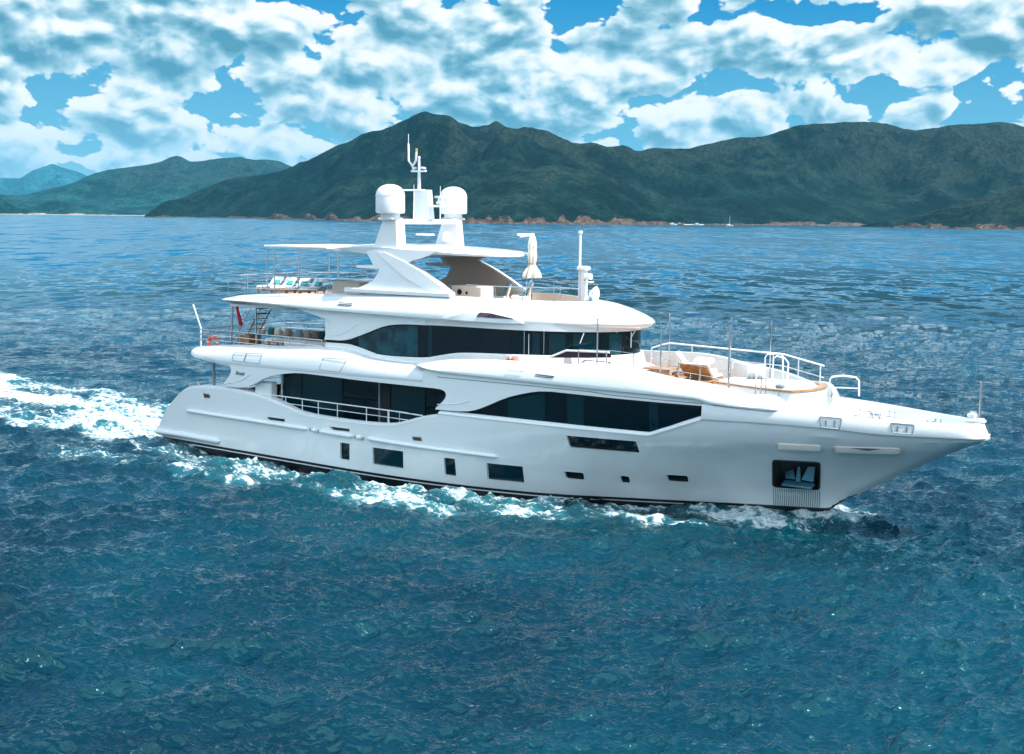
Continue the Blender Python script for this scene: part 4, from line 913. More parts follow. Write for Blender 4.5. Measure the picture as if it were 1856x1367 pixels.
# louvres
def louvre(reg, lines, yv):
    root = None
    for a, b in lines:
        (x0, z0), (x1, z1) = px_pts(reg, [a, b], yv); m_ = MB(); m_.tube([(x0, -yv, z0), ((x0 + x1) / 2, -yv - .004, (z0 + z1) / 2), (x1, -yv, z1)], .022, 6)
        o = m_.build('louvre' if root is None else 'slat', RUBBER, root or Y_); root = root or o
louvre(1, [((1345, 190), (1440, 196)), ((1338, 200), (1436, 207)), ((1330, 211), (1430, 219))], 3.585)
louvre(14, [((270, 655), (490, 680)), ((255, 675), (478, 699)), ((243, 696), (468, 720))], fh(8.2) + .085)
# locker lids on the aft bulwark
def lid(pts, y0=-.05):
    q_ = px_pts(1, pts, lambda x, z: eh(x) - .10 * np.clip((z - 4.72) / .45, 0, 1)); m_ = MB()
    P3 = [(x, -(eh(x) - .10 * max(0, min(1, (z - 4.72) / .45)) + .004), z) for x, z in resamp(q_ + [q_[0]], 40)]; m_.tube(P3, .013, 6, cap=False); m_.build('locker_seam', GREY, Y_)
lid([(590, 600), (602, 542), (690, 548), (672, 608)]); lid([(676, 610), (693, 548), (802, 552), (780, 622)]); lid([(1205, 662), (1232, 580), (1400, 592), (1352, 682)])
m_ = MB(); q_ = px_pts(2, [(1252, 660), (1255, 667), (1360, 676), (1362, 668)], lambda x, z: fh(x) + .08); m_.tube([(x, -(fh(x) + .09), z) for x, z in q_], .014, 6); m_.build('hand_grip', STEEL, Y_)

# ---- builder's name on the aft buttress
cu = bpy.data.curves.new('lettering', 'FONT'); cu.body = 'Benetti'; cu.size = .34; cu.shear = .45; cu.extrude = .008; cu.space_character = .86
to = bpy.data.objects.new('lettering_src', cu); COL.objects.link(to); dg = bpy.context.evaluated_depsgraph_get(); me = bpy.data.meshes.new_from_object(to.evaluated_get(dg)); bpy.data.objects.remove(to)
me.materials.clear(); me.materials.append(GREY); lt = bpy.data.objects.new('name_lettering', me); COL.objects.link(lt); lt.parent = Y_
(lx, lz), = px_pts(1, [(612, 698)], lambda x, z: half(x, z)); (lx2, _), = px_pts(1, [(672, 705)], lambda x, z: half(x, z)); b1, b2 = float(half(lx, 4)), float(half(lx2, 4))
lt.location = (lx, -b1 - .012, lz); lt.rotation_euler = (math.pi / 2, math.radians(1.0), math.atan2(-(b2 - b1), lx2 - lx)); wd = max(v.co.x for v in me.vertices); k_ = (lx2 - lx) / wd * 1.1; lt.scale = (k_, k_ * 1.1, 1)

# ---- radar arch fins, hardtop, legs
fin = [(-4.0, 8.55), (-3.5, 8.74), (-3.05, 8.95), (-2.85, 9.2), (-2.72, 9.48), (-4.25, 9.50), (-4.27, 9.62), (-3.15, 9.64), (-3.35, 9.9), (-3.6, 10.15), (-3.7, 10.4), (.6, 10.4), (.2, 10.2), (-.25, 10.05), (-.75, 9.93), (-1.0, 9.82), (-.6, 9.66), (0, 9.42), (.95, 8.93), (1.65, 8.52), (1.6, 8.40), (-4.0, 8.35)]
def finy(x, z): return 3.02 - .26 * (z - 8.4) / 1.9 - .012 * (x + 1) ** 2
mb = MB(); mb.panel(fin, finy, .22, sp=.25); fo_ = mb.build('arch_fin', WHITE, Y_)
mb = MB(); P = [(x, z) for x, z in fin if z > 8.36 and not (x < -3.0 and 9.45 < z < 9.7)]
lin = [(-3.6, 8.6), (-3.0, 8.9), (-2.6, 9.4), (-3.1, 9.9), (-3.4, 10.3), (.3, 10.3), (-.4, 10.1), (-1.15, 9.84), (-.6, 9.58), (0, 9.32), (.9, 8.87), (1.35, 8.56)]
mb.panel(lin, lambda x, z: finy(x, z) - .222, .02, sp=.3); mb.build('fin_lining', BEIGE, fo_)
ridge_ = px_pts(6, [(240, 945), (300, 945), (450, 1010), (600, 1095), (730, 1190), (800, 1248), (640, 1225), (480, 1140), (330, 1020)], 2.95)
mb = MB(); mb.panel(ridge_, lambda x, z: finy(x, z) + .05, .08, sp=.3); mb.build('raised_blade', WHITE, fo_)
mb = MB(); (px0, pz0), (px1, pz1) = px_pts(13, [(680, 375), (709, 375)], -2.75); mb.lathe([(0, -.015), (.11, -.015), (.11, .01)], ((px0 + px1) / 2, 2.75, pz0), 16, 'y'); mb.build('speaker', RUBBER, fo_)
# step moulding at the fin foot
mb = MB()
for sg in (-1, 1): mb.rbox((-1.5, sg * 2.95, 8.45), (6.4, .45, .22), .05)
mb.build('fin_base', WHITE, Y_)
rowsT = []; rowsB = []
for x in np.r_[np.linspace(-6.6, 1.2, 22), np.linspace(1.4, 3.1, 16)]:
    h_ = 2.72 if x < .8 else 2.72 * max(0.0, 1 - ((x - .8) / 2.32) ** 2.2) ** .5; h_ = h_ * (.86 + .14 * min(1, (x + 6.6) / 1.5)); th = float(np.interp(x, [-6.6, -5, -3.8, -1.4, -.9, -.3, .6, 3.1], [.10, .22, .42, .50, .34, .22, .16, .10])); zc = float(np.interp(x, [-6.6, -5, -3.2, 0, 3.1], [10.46, 10.60, 10.66, 10.55, 10.40]))
    rt = []; rb = []
    for s1 in np.linspace(-1, 1, 15): rt.append((x, s1 * h_, zc - .16 * abs(s1) ** 3)); rb.append((x, s1 * h_ * .97, zc - .16 - th * (.9 if abs(s1) < .99 else .75)))
    rowsT.append(rt); rowsB.append(rb[::-1])
mb = MB(); mb.loft([a + b for a, b in zip(rowsT, rowsB)], close=True, flip=True); f0 = rowsT[0] + rowsB[0]; mb.add(f0, [tuple(range(len(f0)))]); f0 = rowsT[-1] + rowsB[-1]; mb.add(f0, [tuple(range(len(f0)))[::-1]]); mb.build('hardtop', WHITE, Y_, sharp=45)
# aft canopy with frame and poles
mb = MB()
for yy in (-2.35, 2.35): mb.rbox((-8.6, yy, 10.38), (4.3, .12, .12), .03)
for xx in (-10.7, -9.3, -7.4, -6.5): mb.rbox((xx, 0, 10.38), (.14, 4.7, .10), .03)
can = mb.build('canopy_frame', WHITE2, Y_)
mb = MB(); mb.rbox((-8.35, 0, 10.40), (1.8, 4.5, .04), .01); mb.build('roller_blind', TAUPE, can)
mb = MB(); mb.rbox((-7.0, 0, 10.42), (.9, 4.6, .05), .02); mb.build('roof_strip', WHITE2, can)
for pxp, yv in ((474, -2.3), (497.5, -2.3), (541, -2.3), (590, 2.3), (613, 2.2), (573, 2.3)):
    if pxp == 573: continue
    a = Py(pxp, 500, yv if yv < 0 or pxp > 580 else -2.3); x_ = min(max(a.x, -10.62), -5.6)
    m_ = MB(); m_.tube([(a.x if -10.7 < a.x < -5 else x_, a.y, 7.9), (a.x if -10.7 < a.x < -5 else x_, a.y, 10.38)], .035 if pxp != 613 else .06, 8); m_.build('pole', STEEL, can)
# radome legs and beam
def leg(sg):
    m_ = MB(); y1, y2 = 2.62 * sg, 2.05 * sg; y1t, y2t = 2.55 * sg, 2.0 * sg
    m_.hex8([(-3.35, y1, 10.3), (-1.85, y1, 10.3), (-1.75, y2, 10.3), (-3.35, y2, 10.3)][::sg], [(-2.75, y1t, 11.80), (-1.98, y1t, 11.80), (-1.92, y2t, 11.80), (-2.75, y2t, 11.80)][::sg]); return m_.build('radome_leg', WHITE, Y_)
leg(-1); leg(1)
mb = MB(); mb.rbox((-2.33, 0, 11.70), (.82, 5.0, .24), .06); mb.build('cross_beam', WHITE, Y_)
mb = MB()
for sg in (-1, 1): mb.lathe([(.75, 0), (.95, 0), (.95, -.1), (.75, -.22)], (-2.36, sg * 2.4, 10.55), 20)
def radome(sg):
    m_ = MB(); pr_ = [(0, .84), (.18, .825), (.34, .78), (.49, .70), (.60, .585), (.665, .45), (.685, .30), (.69, .0), (.69, -.42), (.67, -.50), (.56, -.53), (.0, -.53)]
    o_ = (-2.42, sg * 2.42, 12.60); m_.lathe(pr_, o_, 36); r_ = m_.build('radome', WHITE, Y_, sharp=50)
    m_ = MB(); m_.lathe([(.695, .0), (.70, -.015), (.695, -.03)], (o_[0], o_[1], o_[2] + .32), 36); m_.build('seam', WHITE2, r_)
    m_ = MB(); m_.lathe([(.46, .16), (.46, 0), (.40, -.12)], (o_[0], o_[1], 11.92), 24); m_.rbox((o_[0], o_[1], 11.84), (.9, .8, .12), .04); m_.build('pedestal', WHITE, r_)
radome(-1); radome(1)
# pylon
mb = MB(); mb.hex8([(-2.85, -.22, 11.8), (-1.85, -.20, 11.8), (-1.85, .20, 11.8), (-2.85, .22, 11.8)], [(-2.80, -.2, 13.22), (-2.0, -.18, 13.22), (-2.0, .18, 13.22), (-2.80, .2, 13.22)]); py_ = mb.build('pylon', WHITE, Y_)
mb = MB(); mb.rbox((-2.95, 0, 13.21), (1.15, .5, .08), .03); mb.build('shelf', WHITE, py_)
mb = MB(); mb.rbox((-1.5, 0, 12.45), (.95, .5, .10), .03); mb.build('shelf', WHITE, py_)
mb = MB(); mb.rbox((-1.55, -.9, 11.1), (.9, .4, .09), .03); mb.build('shelf', WHITE, py_)
mb = MB(); mb.lathe([(0, .18), (.12, .16), (.2, .08), (.2, 0), (.14, -.05), (0, -.06)], (-1.35, 0, 12.56), 20); mb.rbox((-1.35, .0, 12.88), (.16, 1.9, .12), .04, rot=(0, 0, math.radians(52))); mb.rbox((-1.35, 0, 12.75), (.2, .2, .2), .03); mb.build('radar_scanner', WHITE, py_)
mb = MB(); mb.lathe([(0, .34), (.15, .31), (.24, .2), (.27, .05), (.24, -.1), (0, -.14)], (-1.7, 1.0, 10.9), 22); mb.build('small_dome', WHITE, py_)
mb = MB(); mb.tube([(-2.65, 0, 13.2), (-2.65, 0, 14.15), (-2.66, 0, 14.75)], .09, 10, r2=.05); mb.rbox((-2.68, 0, 14.12), (.95, .09, .09), .02)
mb.tube([(-2.95, 0, 14.15), (-3.1, 0, 14.4), (-3.3, 0, 14.62), (-3.32, 0, 15.45)], .05, 8); mb.tube([(-3.32, 0, 15.4), (-3.32, 0, 15.9)], .018, 6); mb.tube([(-3.02, 0, 14.4), (-2.85, 0, 14.62), (-2.82, 0, 15.05)], .055, 8)
for x, z in ((-3.0, 14.25), (-2.9, 14.28), (-2.45, 14.28), (-2.32, 14.26)): mb.lathe([(0, .1), (.07, .08), (.08, 0), (0, 0)], (x, 0, z - .05), 12)
mb.lathe([(0, .12), (.05, .1), (.07, 0), (0, 0)], (-2.65, 0, 14.72), 12); mast_ = mb.build('mast', WHITE2, py_)
mb = MB(); mb.lathe([(0, .16), (.06, .14), (.06, 0), (0, 0)], (-2.82, 0, 15.05), 12); mb.build('masthead_light', material('amber_lens', (.55, .35, .12), .3), mast_)
for (u, v), (u2, v2), yy in (((539, 435), (539, 690), -.6), ((737, 445), (737, 700), .9)):
    (x0, z0), (x1, z1) = px_pts(6, [(u, v), (u2, v2)], -yy); m_ = MB(); m_.tube([(x1, yy, 11.8), (x1, yy, z0)], .03, 6, r2=.012); m_.build('whip_antenna', WHITE2, py_)

# ---- forward mast on the sun deck: tall whip, lamps, hailer
a = Py(1050, 540, .5); mb = MB(); mb.tube([(a.x, .5, 8.3), (a.x, .5, 11.3)], .06, 10); mb.lathe([(.0, .12), (.1, .11), (.11, 0), (0, 0)], (a.x, .5, 11.28), 12); mb.build('whip_antenna', WHITE2, Y_)
a = Py(1058, 545, .5); mb = MB(); mb.rbox((a.x, .5, 9.0), (.24, .3, 1.5), .04); mb.rbox((a.x, .45, 9.72), (.55, .4, .2), .05); lm = mb.build('lamp_mast', WHITE, Y_)
mb = MB(); mb.lathe([(0, .14), (.13, .12), (.15, 0), (.15, -.2), (.1, -.24), (0, -.24)], (a.x + .36, .35, 9.36), 16, 'x'); mb.rbox((a.x + .3, .35, 9.12), (.5, .3, .06), .02); mb.build('searchlight', WHITE, lm)
b = Py(1075, 533, .1); mb = MB(); mb.lathe([(0, -.1), (.1, -.08), (.2, .06), (.31, .22), (.33, .24), (.31, .24), (.12, .02)], (b.x - .1, .1, 8.62), 24, 'x'); mb.rbox((b.x - .22, .1, 8.42), (.2, .3, .26), .04); mb.build('hailer_horn', WHITE2, lm)
mb = MB(); c = Py(1030, 547, -.3); mb.rbox((c.x + .4, -.2, 8.315), (.5, .22, .02), .005); mb.build('deck_plate', GREY, lm)

# ---- sun deck rails
def railz(name, pts, zf, posts, r=.022, mids=(.33, .62), mat=STEEL, zb=None, glass=False):
    path = [(x, y, z) for x, y, z in pts]; return post_rail(name, path, r, posts, zf, mids, mat=mat)
fo2 = lambda k: (lambda p: k)
railz('sun_deck_rail', [(-12.75, -2.95, 8.86), (-9.5, -3.1, 8.92), (-6.4, -3.12, 8.98)], fo2(7.9), [0, .2, .4, .6, .8, 1])
railz('sun_deck_rail', [(-12.75, -2.95, 8.86), (-13.0, 0, 8.86), (-12.75, 2.95, 8.86)], fo2(7.7), [.25, .5, .75, 1])
railz('sun_deck_rail', [(-12.75, 2.95, 8.86), (-9.5, 3.1, 8.92), (-4.6, 3.12, 9.0)], fo2(7.9), [.16, .33, .5, .66, .83, 1])
fr_ = [Py(px, 524.5, -2.85) for px in (845, 916, 968, 1026)]
railz('sun_deck_rail', [(p.x, -2.85 + max(0, p.x - 4.5) * .35, 8.93) for p in fr_] + [(6.6, -1.6, 8.93)], fo2(8.1), [.24, .44, .66, 1], mids=())
railz('sun_deck_rail', [(1.8, 2.8, 8.95), (4.8, 2.5, 8.95), (6.6, 1.5, 8.95)], fo2(8.1), [0, .33, .66, 1], mids=(.3,))

# ---- sun deck fittings: bar, lockers
def unit(name, pts, yv, dy, mat, bev=.04, z0=7.8):
    a, b = px_pts(0, pts, -yv) if yv > 0 else px_pts(0, pts, -yv); m_ = MB(); m_.rbox(((a[0] + b[0]) / 2, yv + dy / 2, (max(a[1], b[1]) + z0) / 2), (abs(b[0] - a[0]), dy, max(a[1], b[1]) - z0), bev); return m_.build(name, mat, Y_), (a, b)
bar, _ = unit('wet_bar', [(817, 517), (872, 540)], -1.5, 1.0, BEIGE)
a = Py(833, 529, -1.5); mb = MB(); mb.lathe([(0, -.02), (.13, -.02), (.13, .01)], (a.x, -1.5, a.z), 18, 'y'); mb.build('grill_port', RUBBER, bar)
a = Py(846, 531, -1.5); mb = MB(); mb.lathe([(0, -.02), (.07, -.02), (.07, .01)], (a.x, -1.5, a.z), 14, 'y'); mb.build('grill_port', RUBBER, bar)
unit('bar_counter', [(601, 510), (652, 530)], -.3, 1.2, BEIGE)
unit('sun_deck_locker', [(625, 509), (690, 520)], 1.6, .8, BEIGE)

# ---- upper deck aft: rails, stairs, sofa
us = [(-14.65, -3.2, 6.0), (-12, -3.42, 6.05), (-9, -3.5, 6.02), (-5.8, -3.45, 5.98)]
post_rail('upper_deck_rail', us, .026, [0, .12, .24, .36, .5, .63, .76, .88, 1], lambda p: float(zt1(p[0])) - .1, (.28, .52))
post_rail('upper_deck_rail', [(-14.65, -3.2, 6.0), (-15.0, 0, 6.0), (-14.65, 3.2, 6.0)], .026, [.2, .4, .6, .8], lambda p: 4.95, (.3, .6))
post_rail('upper_deck_rail', [(-14.65, 3.2, 6.0), (-12, 3.45, 6.03), (-8.5, 3.5, 6.05), (-5.5, 3.5, 6.05)], .026, [0, .15, .3, .45, .6, .75, 1], lambda p: 5.0, (.28, .52))
a, b = Py(422, 558, -1.6), Py(419, 603, -1.6); mb = MB(); mb.tube([(b.x - .02, -1.6, 4.95), (a.x, -1.6, 7.55)], .065, 10); mb.build('stair_post', STEEL, Y_)
a = Py(464, 560, -1.2); mb = MB(); mb.tube([(a.x, -1.2, 4.95), (a.x, -1.2, 7.5)], .045, 8); mb.build('stair_post', STEEL, Y_)
s0, s1 = Py(437, 624, -1.1), Py(480, 560, -1.1); st = None
mb = MB()
for yy in (-1.15, -.35): mb.tube([(s0.x, yy, 4.95), (s1.x + .1, yy, 7.6)], .04, 6)
mb.build('staircase', STEEL, Y_); st = Y_.children[-1] if Y_.children else None
stair = [o for o in bpy.data.objects if o.name == 'staircase'][0]
for k in range(9):
    t = (k + .7) / 9.6; m_ = MB(); m_.rbox((s0.x + (s1.x - s0.x) * t, -.75, 4.95 + 2.65 * t), (.30, .9, .05), .012); m_.build('tread', VARNISH if k < 6 else BROWND, stair)
for yy in (-1.2, -.3):
    m_ = MB(); m_.tube([(s0.x - .1, yy, 5.8), (s1.x, yy, 8.3)], .022, 6); m_.build('handrail', STEEL, stair)
mb = MB(); mb.rbox((s0.x + .25, -.75, 5.3), (.9, .9, .7), .03); mb.build('stair_locker', VARNISH, Y_)
sf = MB(); sx0, sx1 = Py(470, 610, .8).x, Py(592, 610, .8).x
sf.rbox(((sx0 + sx1) / 2, 1.6, 5.1), (sx1 - sx0, .9, .34), .05); sf.rbox(((sx0 + sx1) / 2, 2.05, 5.42), (sx1 - sx0, .22, .62), .08); sf.rbox(((sx0 + sx1) / 2, 2.1, 5.62), (sx1 - sx0, .14, .3), .06); sofa = sf.build('sofa', CUSHION, Y_)
m_ = MB(); xb = Py(520, 620, -1.6).x; m_.rbox(((xb - 6.0) / 2, -1.7, 5.3), (-6.0 - xb, .35, .75), .06); m_.build('sofa_back', WHITE2, sofa)

# ---- foredeck lounge platform with teak edging
pl = [(13.9, -.85), (15.0, -1.22), (16.0, -1.5), (17.2, -1.74), (17.62, -1.62), (17.95, -1.1), (18.15, -.5), (18.2, 0)]; pl = pl + [(x, -y) for x, y in pl[-2::-1]]
mb = MB(); rows = []
for z, k, dx in ((4.0, 1.0, .22), (4.3, 1.0, .10), (4.7, 1.0, .03), (5.14, 1.0, 0), (5.22, .985, -.02)): rows.append([(14 + (x - 14) * (1 if k == 1 else .995) + (dx if x > 17 else 0), y * k, z) for x, y in pl])
mb.loft(rows, flip=True); mb.add(rows[-1], [tuple(range(len(pl)))]); plat = mb.build('foredeck_platform', WHITE, Y_, sharp=40)
mb = MB(); o1 = [(x + .03 * (x > 17), y * 1.02) for x, y in pl]; i1 = [(14 + (x - 14) * .94, y * .88) for x, y in pl]
mb.loft([[(x, y, 5.21) for x, y in o1], [(x, y, 5.28) for x, y in o1], [(x, y, 5.28) for x, y in i1], [(x, y, 5.20) for x, y in i1]], flip=True); mb.build('teak_edging', VARNISH, plat)
mb = MB(); mb.prism([(14 + (x - 14) * .90, y * .80) for x, y in pl if x > 13.8], 5.2, 5.34, bev=.05); mb.build('sun_pad', CUSHION, plat)
mb = MB(); lo = Pz(1414, 699, 5.45); mb.rbox((lo.x, lo.y, 5.42), (.34, .3, .16), .05); mb.build('deck_light', GREY, plat)
# upper foredeck furniture: curved settee ahead of the wheelhouse, coaming
mb = MB(); rows = []
for t in np.linspace(-1, 1, 21):
    y = 2.7 * t; x = 10.25 - 1.7 * t * t; rows.append([(x - 1.0, y, 4.93), (x - 1.0, y, 5.98), (x - .95, y, 6.08), (x - .65, y, 6.06), (x - .5, y, 5.48), (x, y, 5.44), (x + .06, y, 5.3), (x + .06, y, 4.93)])
mb.loft(rows, flip=True); mb.add(rows[0], [tuple(range(8))]); mb.add(rows[-1], [tuple(range(8))[::-1]]); mb.build('bow_settee', CUSHION, Y_, sharp=40)
mb = MB(); mb.rbox((9.35, -2.85, 5.75), (1.7, .5, .46), .2); mb.build('bolster', CUSHION, Y_)
# awning poles
for px, py0, py1, yv in ((1083.5, 579, 645, -3.45), (1199, 590, 650, -3.2), (1214.5, 570, 655, 3.35), (1323, 592, 690, -2.95), (1326.5, 577, 660, 3.1), (1398.5, 584, 690, 2.8)):
    a = Py(px, py0, yv); m_ = MB(); bq = Py(px - (px - 480) / 22000 * 60, py1, yv); m_.tube([(a.x, yv, 5.0), (a.x, yv, a.z)], .033, 8); m_.lathe([(0, .05), (.05, .04), (.05, 0), (0, 0)], (a.x, yv, a.z), 10); m_.build('awning_pole', STEEL, Y_)
# starboard stanchions with wires
sx = [Py(px, 655 + (px - 1000) * .10, -3.2).x for px in (1061, 1124, 1181, 1239, 1267, 1299, 1339, 1380)]
path = []
for x in sx: path.append((x, -(fh(x) - .42), float(zt2(min(x, xe2))) + .62))
post_rail('foredeck_wire_rail', path, .012, [0, .16, .31, .46, .56, .67, .82, 1.0], lambda p: float(zt2(min(p[0], xe2 - .1))) - .1, (.35,), rp=.024)
for px, py0, py1 in ((1370, 697, 738), (1380, 682, 723), (1412, 710, 748)):
    a = Py(px, py0, -2.3); m_ = MB(); m_.tube([(a.x, -2.3, 4.05), (a.x, -2.3, a.z)], .028, 8); m_.build('stanchion', STEEL, Y_)
def prail(name, pts, yv, r, posts, base, mids=()):
    P = [Py(u, v, yv) for u, v in pts]; return post_rail(name, [tuple(p) for p in P], r, posts, base, mids, mat=WHITE2 if r > .03 else STEEL)
prail('port_rail', [(1181, 631), (1200, 625), (1214, 622), (1305, 631), (1420, 642), (1494, 663.5)], 2.75, .038, [0, .25, .47, .72, .86, .98], lambda p: 5.0 if p[0] < 15.4 else 4.6, (.5,))
a = [Py(px, py, 1.95) for px, py in ((1504, 705), (1504, 688), (1508, 683), (1530, 681), (1551, 684), (1557, 690), (1557, 718))]
m_ = MB(); m_.tube([tuple(v) for v in a], .04, 8); hp = m_.build('bow_hoop', WHITE2, Y_); m_ = MB(); b1, b2 = Py(1504, 702, 1.95), Py(1556, 704, 1.95); m_.tube([tuple(b1), tuple(b2)], .03, 8); m_.build('cross_bar', WHITE2, hp)
for us_, yv in (([(1386, 692), (1387, 648), (1391, 642), (1414, 641), (1419, 646), (1419, 690)], 1.6), ([(1400, 690), (1402, 650), (1408, 645), (1423, 650), (1429, 658), (1427, 690)], 1.3), ([(1327, 668), (1328, 658), (1333, 655), (1366, 664), (1371, 669), (1370, 720)], -.6)):
    m_ = MB(); m_.tube([tuple(Py(u, v, yv)) for u, v in us_], .034, 8); m_.build('ladder_hoop', WHITE2, Y_)
# anchor gear
def winch(x, y):
    m_ = MB(); m_.lathe([(0, .36), (.13, .36), (.15, .33), (.08, .27), (.08, .12), (.17, .08), (.17, 0)], (x, y, 4.05), 20); m_.rbox((x + .28, y, 4.2), (.3, .24, .26), .05); return m_.build('windlass', STEEL, Y_)
winch(20.0, -.75); winch(20.0, .75)
def bollard(px, py, yv, z=4.45):
    a = Pz(px, py, z); m_ = MB()
    for dx in (-.11, .11): m_.lathe([(0, .24), (.055, .23), (.055, .19), (.04, .17), (.04, 0), (.05, 0)], (a.x + dx, a.y, z - .32), 14)
    m_.rbox((a.x, a.y, z - .32), (.42, .14, .04), .01); return m_.build('bollard', STEEL, Y_)
for q_ in ((1500, 745, 0), (1512, 742, 0), (1452, 745, 0), (1617, 742, 0), (1700, 756, 0), (1686, 759, 0)): bollard(*q_)
mb = MB(); mb.rbox((21.6, 0, 4.09), (.8, .9, .08), .03); mb.build('deck_hatch', WHITE, Y_)
for yy in (-.35, .35):
    m_ = MB(); m_.tube([(20.3, yy * 1.6, 4.12), (22.4, yy, 4.12), (24.0, yy * .4, 4.35)], .035, 6); m_.build('anchor_chain', STEEL, Y_)
for x_, y_ in ((19.2, -1.6), (19.2, 1.6), (21.2, -1.15), (22.6, .75)):
    m_ = MB(); m_.lathe([(0, .30), (.07, .29), (.07, .24), (.05, .22), (.05, 0), (.09, 0)], (x_, y_, 4.05), 12); m_.build('mooring_post', STEEL, Y_)
# fairleads cut in the bow bulwark
for cx in ((291, 430, 668, 740), (732, 880, 708, 772)):
    q_ = px_pts(4, [(cx[0], cx[2]), (cx[1], cx[2] + 12), (cx[1] - 16, cx[3] + 6), (cx[0] + 12, cx[3] - 6)], lambda x, z: half(x, 4.0) + .07); q_ = rquad(q_, .06, 3)
    m_ = MB(); P3 = [(x, -(float(half(x, 4.0)) + .075), z) for x, z in q_]; m_.tube(P3 + [P3[0]], .022, 6, cap=False); fl = m_.build('bow_fairlead', STEEL, Y_)
    xs_m = [p[0] for p in q_]; zs_m = [p[1] for p in q_]; x0, x1 = min(xs_m), max(xs_m); zc = (min(zs_m) + max(zs_m)) / 2
    for k in (.3, .7):
        x = x0 + (x1 - x0) * k; m_ = MB(); m_.tube([(x, -(float(half(x, 4.0)) + .085), zc - .1), (x, -(float(half(x, 4.0)) + .085), zc + .1)], .035, 8); m_.build('roller', GREY, fl)
# stem head roller and jackstaff
a = Pz(1763, 752, 4.6); mb = MB(); mb.rbox((24.35, 0, 4.52), (.8, .36, .22), .08); mb.rbox((24.25, 0, 4.72), (.42, .26, .34), .12); mb.build('bow_roller', WHITE, Y_)
a, b = Py(1775, 768, 0), Py(1781, 694, 0); mb = MB(); mb.tube([(a.x, 0, 4.4), (a.x, 0, b.z)], .045, 8); mb.lathe([(0, .06), (.06, .05), (.06, 0), (0, 0)], (a.x, 0, b.z), 10); mb.build('jackstaff', STEEL, Y_)
# ensign staff
a, b = Py(364, 594, -2.9), Py(350, 552, -2.9); mb = MB(); mb.tube([(a.x, -2.9, 5.0), tuple(a), tuple(b)], .04, 8); mb.build('ensign_staff', WHITE2, Y_)
# ================================================================== loose things lying on, hanging from or standing on the yacht
def torus(mb, c, R_, r, axis, n=28, m=10, mi=0, a0=0, a1=2 * math.pi):
    ax = Vector(axis).normalized(); u = ax.orthogonal().normalized(); v = ax.cross(u); rows = []
    for i in range(n + 1):
        t = a0 + (a1 - a0) * i / n; d = u * math.cos(t) + v * math.sin(t); rows.append([tuple(Vector(c) + d * (R_ + r * math.cos(q)) + ax * (r * math.sin(q))) for q in [2 * math.pi * k / m for k in range(m)]])
    mb.loft(rows, close=True, mi=mi)
def lifebuoy(c, axis, label):
    r = empty('lifebuoy', c); tag(r, label, 'lifebuoy', 'orange lifebuoys on the upper deck'); m_ = MB(); torus(m_, (0, 0, 0), .27, .085, axis); m_.build('ring', ORANGE, r)
    for k in range(4):
        m_ = MB(); a = math.pi / 4 + k * math.pi / 2; torus(m_, (0, 0, 0), .27, .089, axis, 3, 10, 0, a - .12, a + .12); m_.build('band', WHITE2, r)
a = Py(386, 622, -3.25); lifebuoy((a.x, -3.25, a.z + .05), (.25, -1, .1), 'orange lifebuoy hung on the rail at the aft corner of the upper deck')
a = Py(927, 656, -3.48); lifebuoy((a.x, -3.50, a.z - .12), (0, -1, .05), 'orange lifebuoy on the house side below the dark upper windows, half hidden by the bulwark')

def make_pillow(loc, size, mat, rot, label, cat, group, name='pillow'):
    """soft pillow: pinched corners, plump middle"""
    m_ = MB(); n = 9; w_, h_, t_ = size
    for sg in (-1, 1):
        rows = []
        for i in range(n):
            u = -1 + 2 * i / (n - 1); row = []
            for j in range(n):
                v = -1 + 2 * j / (n - 1); e_ = max(0, (1 - u ** 4) * (1 - v ** 4)) ** .5; pin = 1 - .10 * (u * u * v * v)
                row.append((u * w_ / 2 * pin * (1 - .05 * (1 - v * v)), sg * t_ / 2 * e_, v * h_ / 2 * pin))
            rows.append(row)
        m_.loft(rows, flip=sg > 0)
    o = m_.build(name, mat, None, sharp=80); o.location = loc; o.rotation_euler = rot
    return tag(o, label, cat, group)

# aft sun loungers: low frame, seat and raised back, feet towards starboard
def make_lounger(L=1.9, W=.62, back=.62, frame=VARNISH, ang=math.radians(38)):
    r = empty('sun_lounger', (0, 0, 0)); f = MB(); hb = .28
    for sx_ in (-1, 1): f.rbox((sx_ * (W / 2 - .03), -.0, hb), (.06, L, .08), .015)
    f.rbox((0, -L / 2 + .04, hb), (W, .08, .08), .015); f.rbox((0, L / 2 - .04, hb), (W, .08, .08), .015)
    for k in range(9): f.rbox((0, -L / 2 + .2 + k * (L - .4) / 8, hb + .01), (W - .1, .09, .025), .006)
    f.build('frame', frame, r)
    for sx_ in (-1, 1):
        for sy_ in (-1, 1): q = MB(); q.rbox((sx_ * (W / 2 - .05), sy_ * (L / 2 - .15), hb / 2), (.06, .08, hb), .012); q.build('leg', frame, r)
    q = MB(); ls = L - back; q.rbox((0, -L / 2 + ls / 2, hb + .11), (W, ls, .13), .05); q.build('seat_cushion', CUSHION, r)
    q = MB(); q.rbox((0, L / 2 - back + back / 2 * math.cos(ang) + .02, hb + .13 + back * .55 * math.sin(ang)), (W, back * 1.12, .13), .05, rot=(ang, 0, 0)); q.build('back_cushion', CUSHION, r)
    q = MB()
    for sx_ in (-1, 1): q.tube([(sx_ * .2, L / 2 - .12, hb), (sx_ * .2, L / 2 - back * .35, hb + .05 + back * .5 * math.sin(ang))], .015, 6)
    q.build('prop', STEEL, r)
    return r
LG = 'sun loungers on the aft sun deck'
pos4 = ['aftmost in the row of four', 'second from the stern', 'third from the stern', 'nearest the beige bar counter']
l0 = None
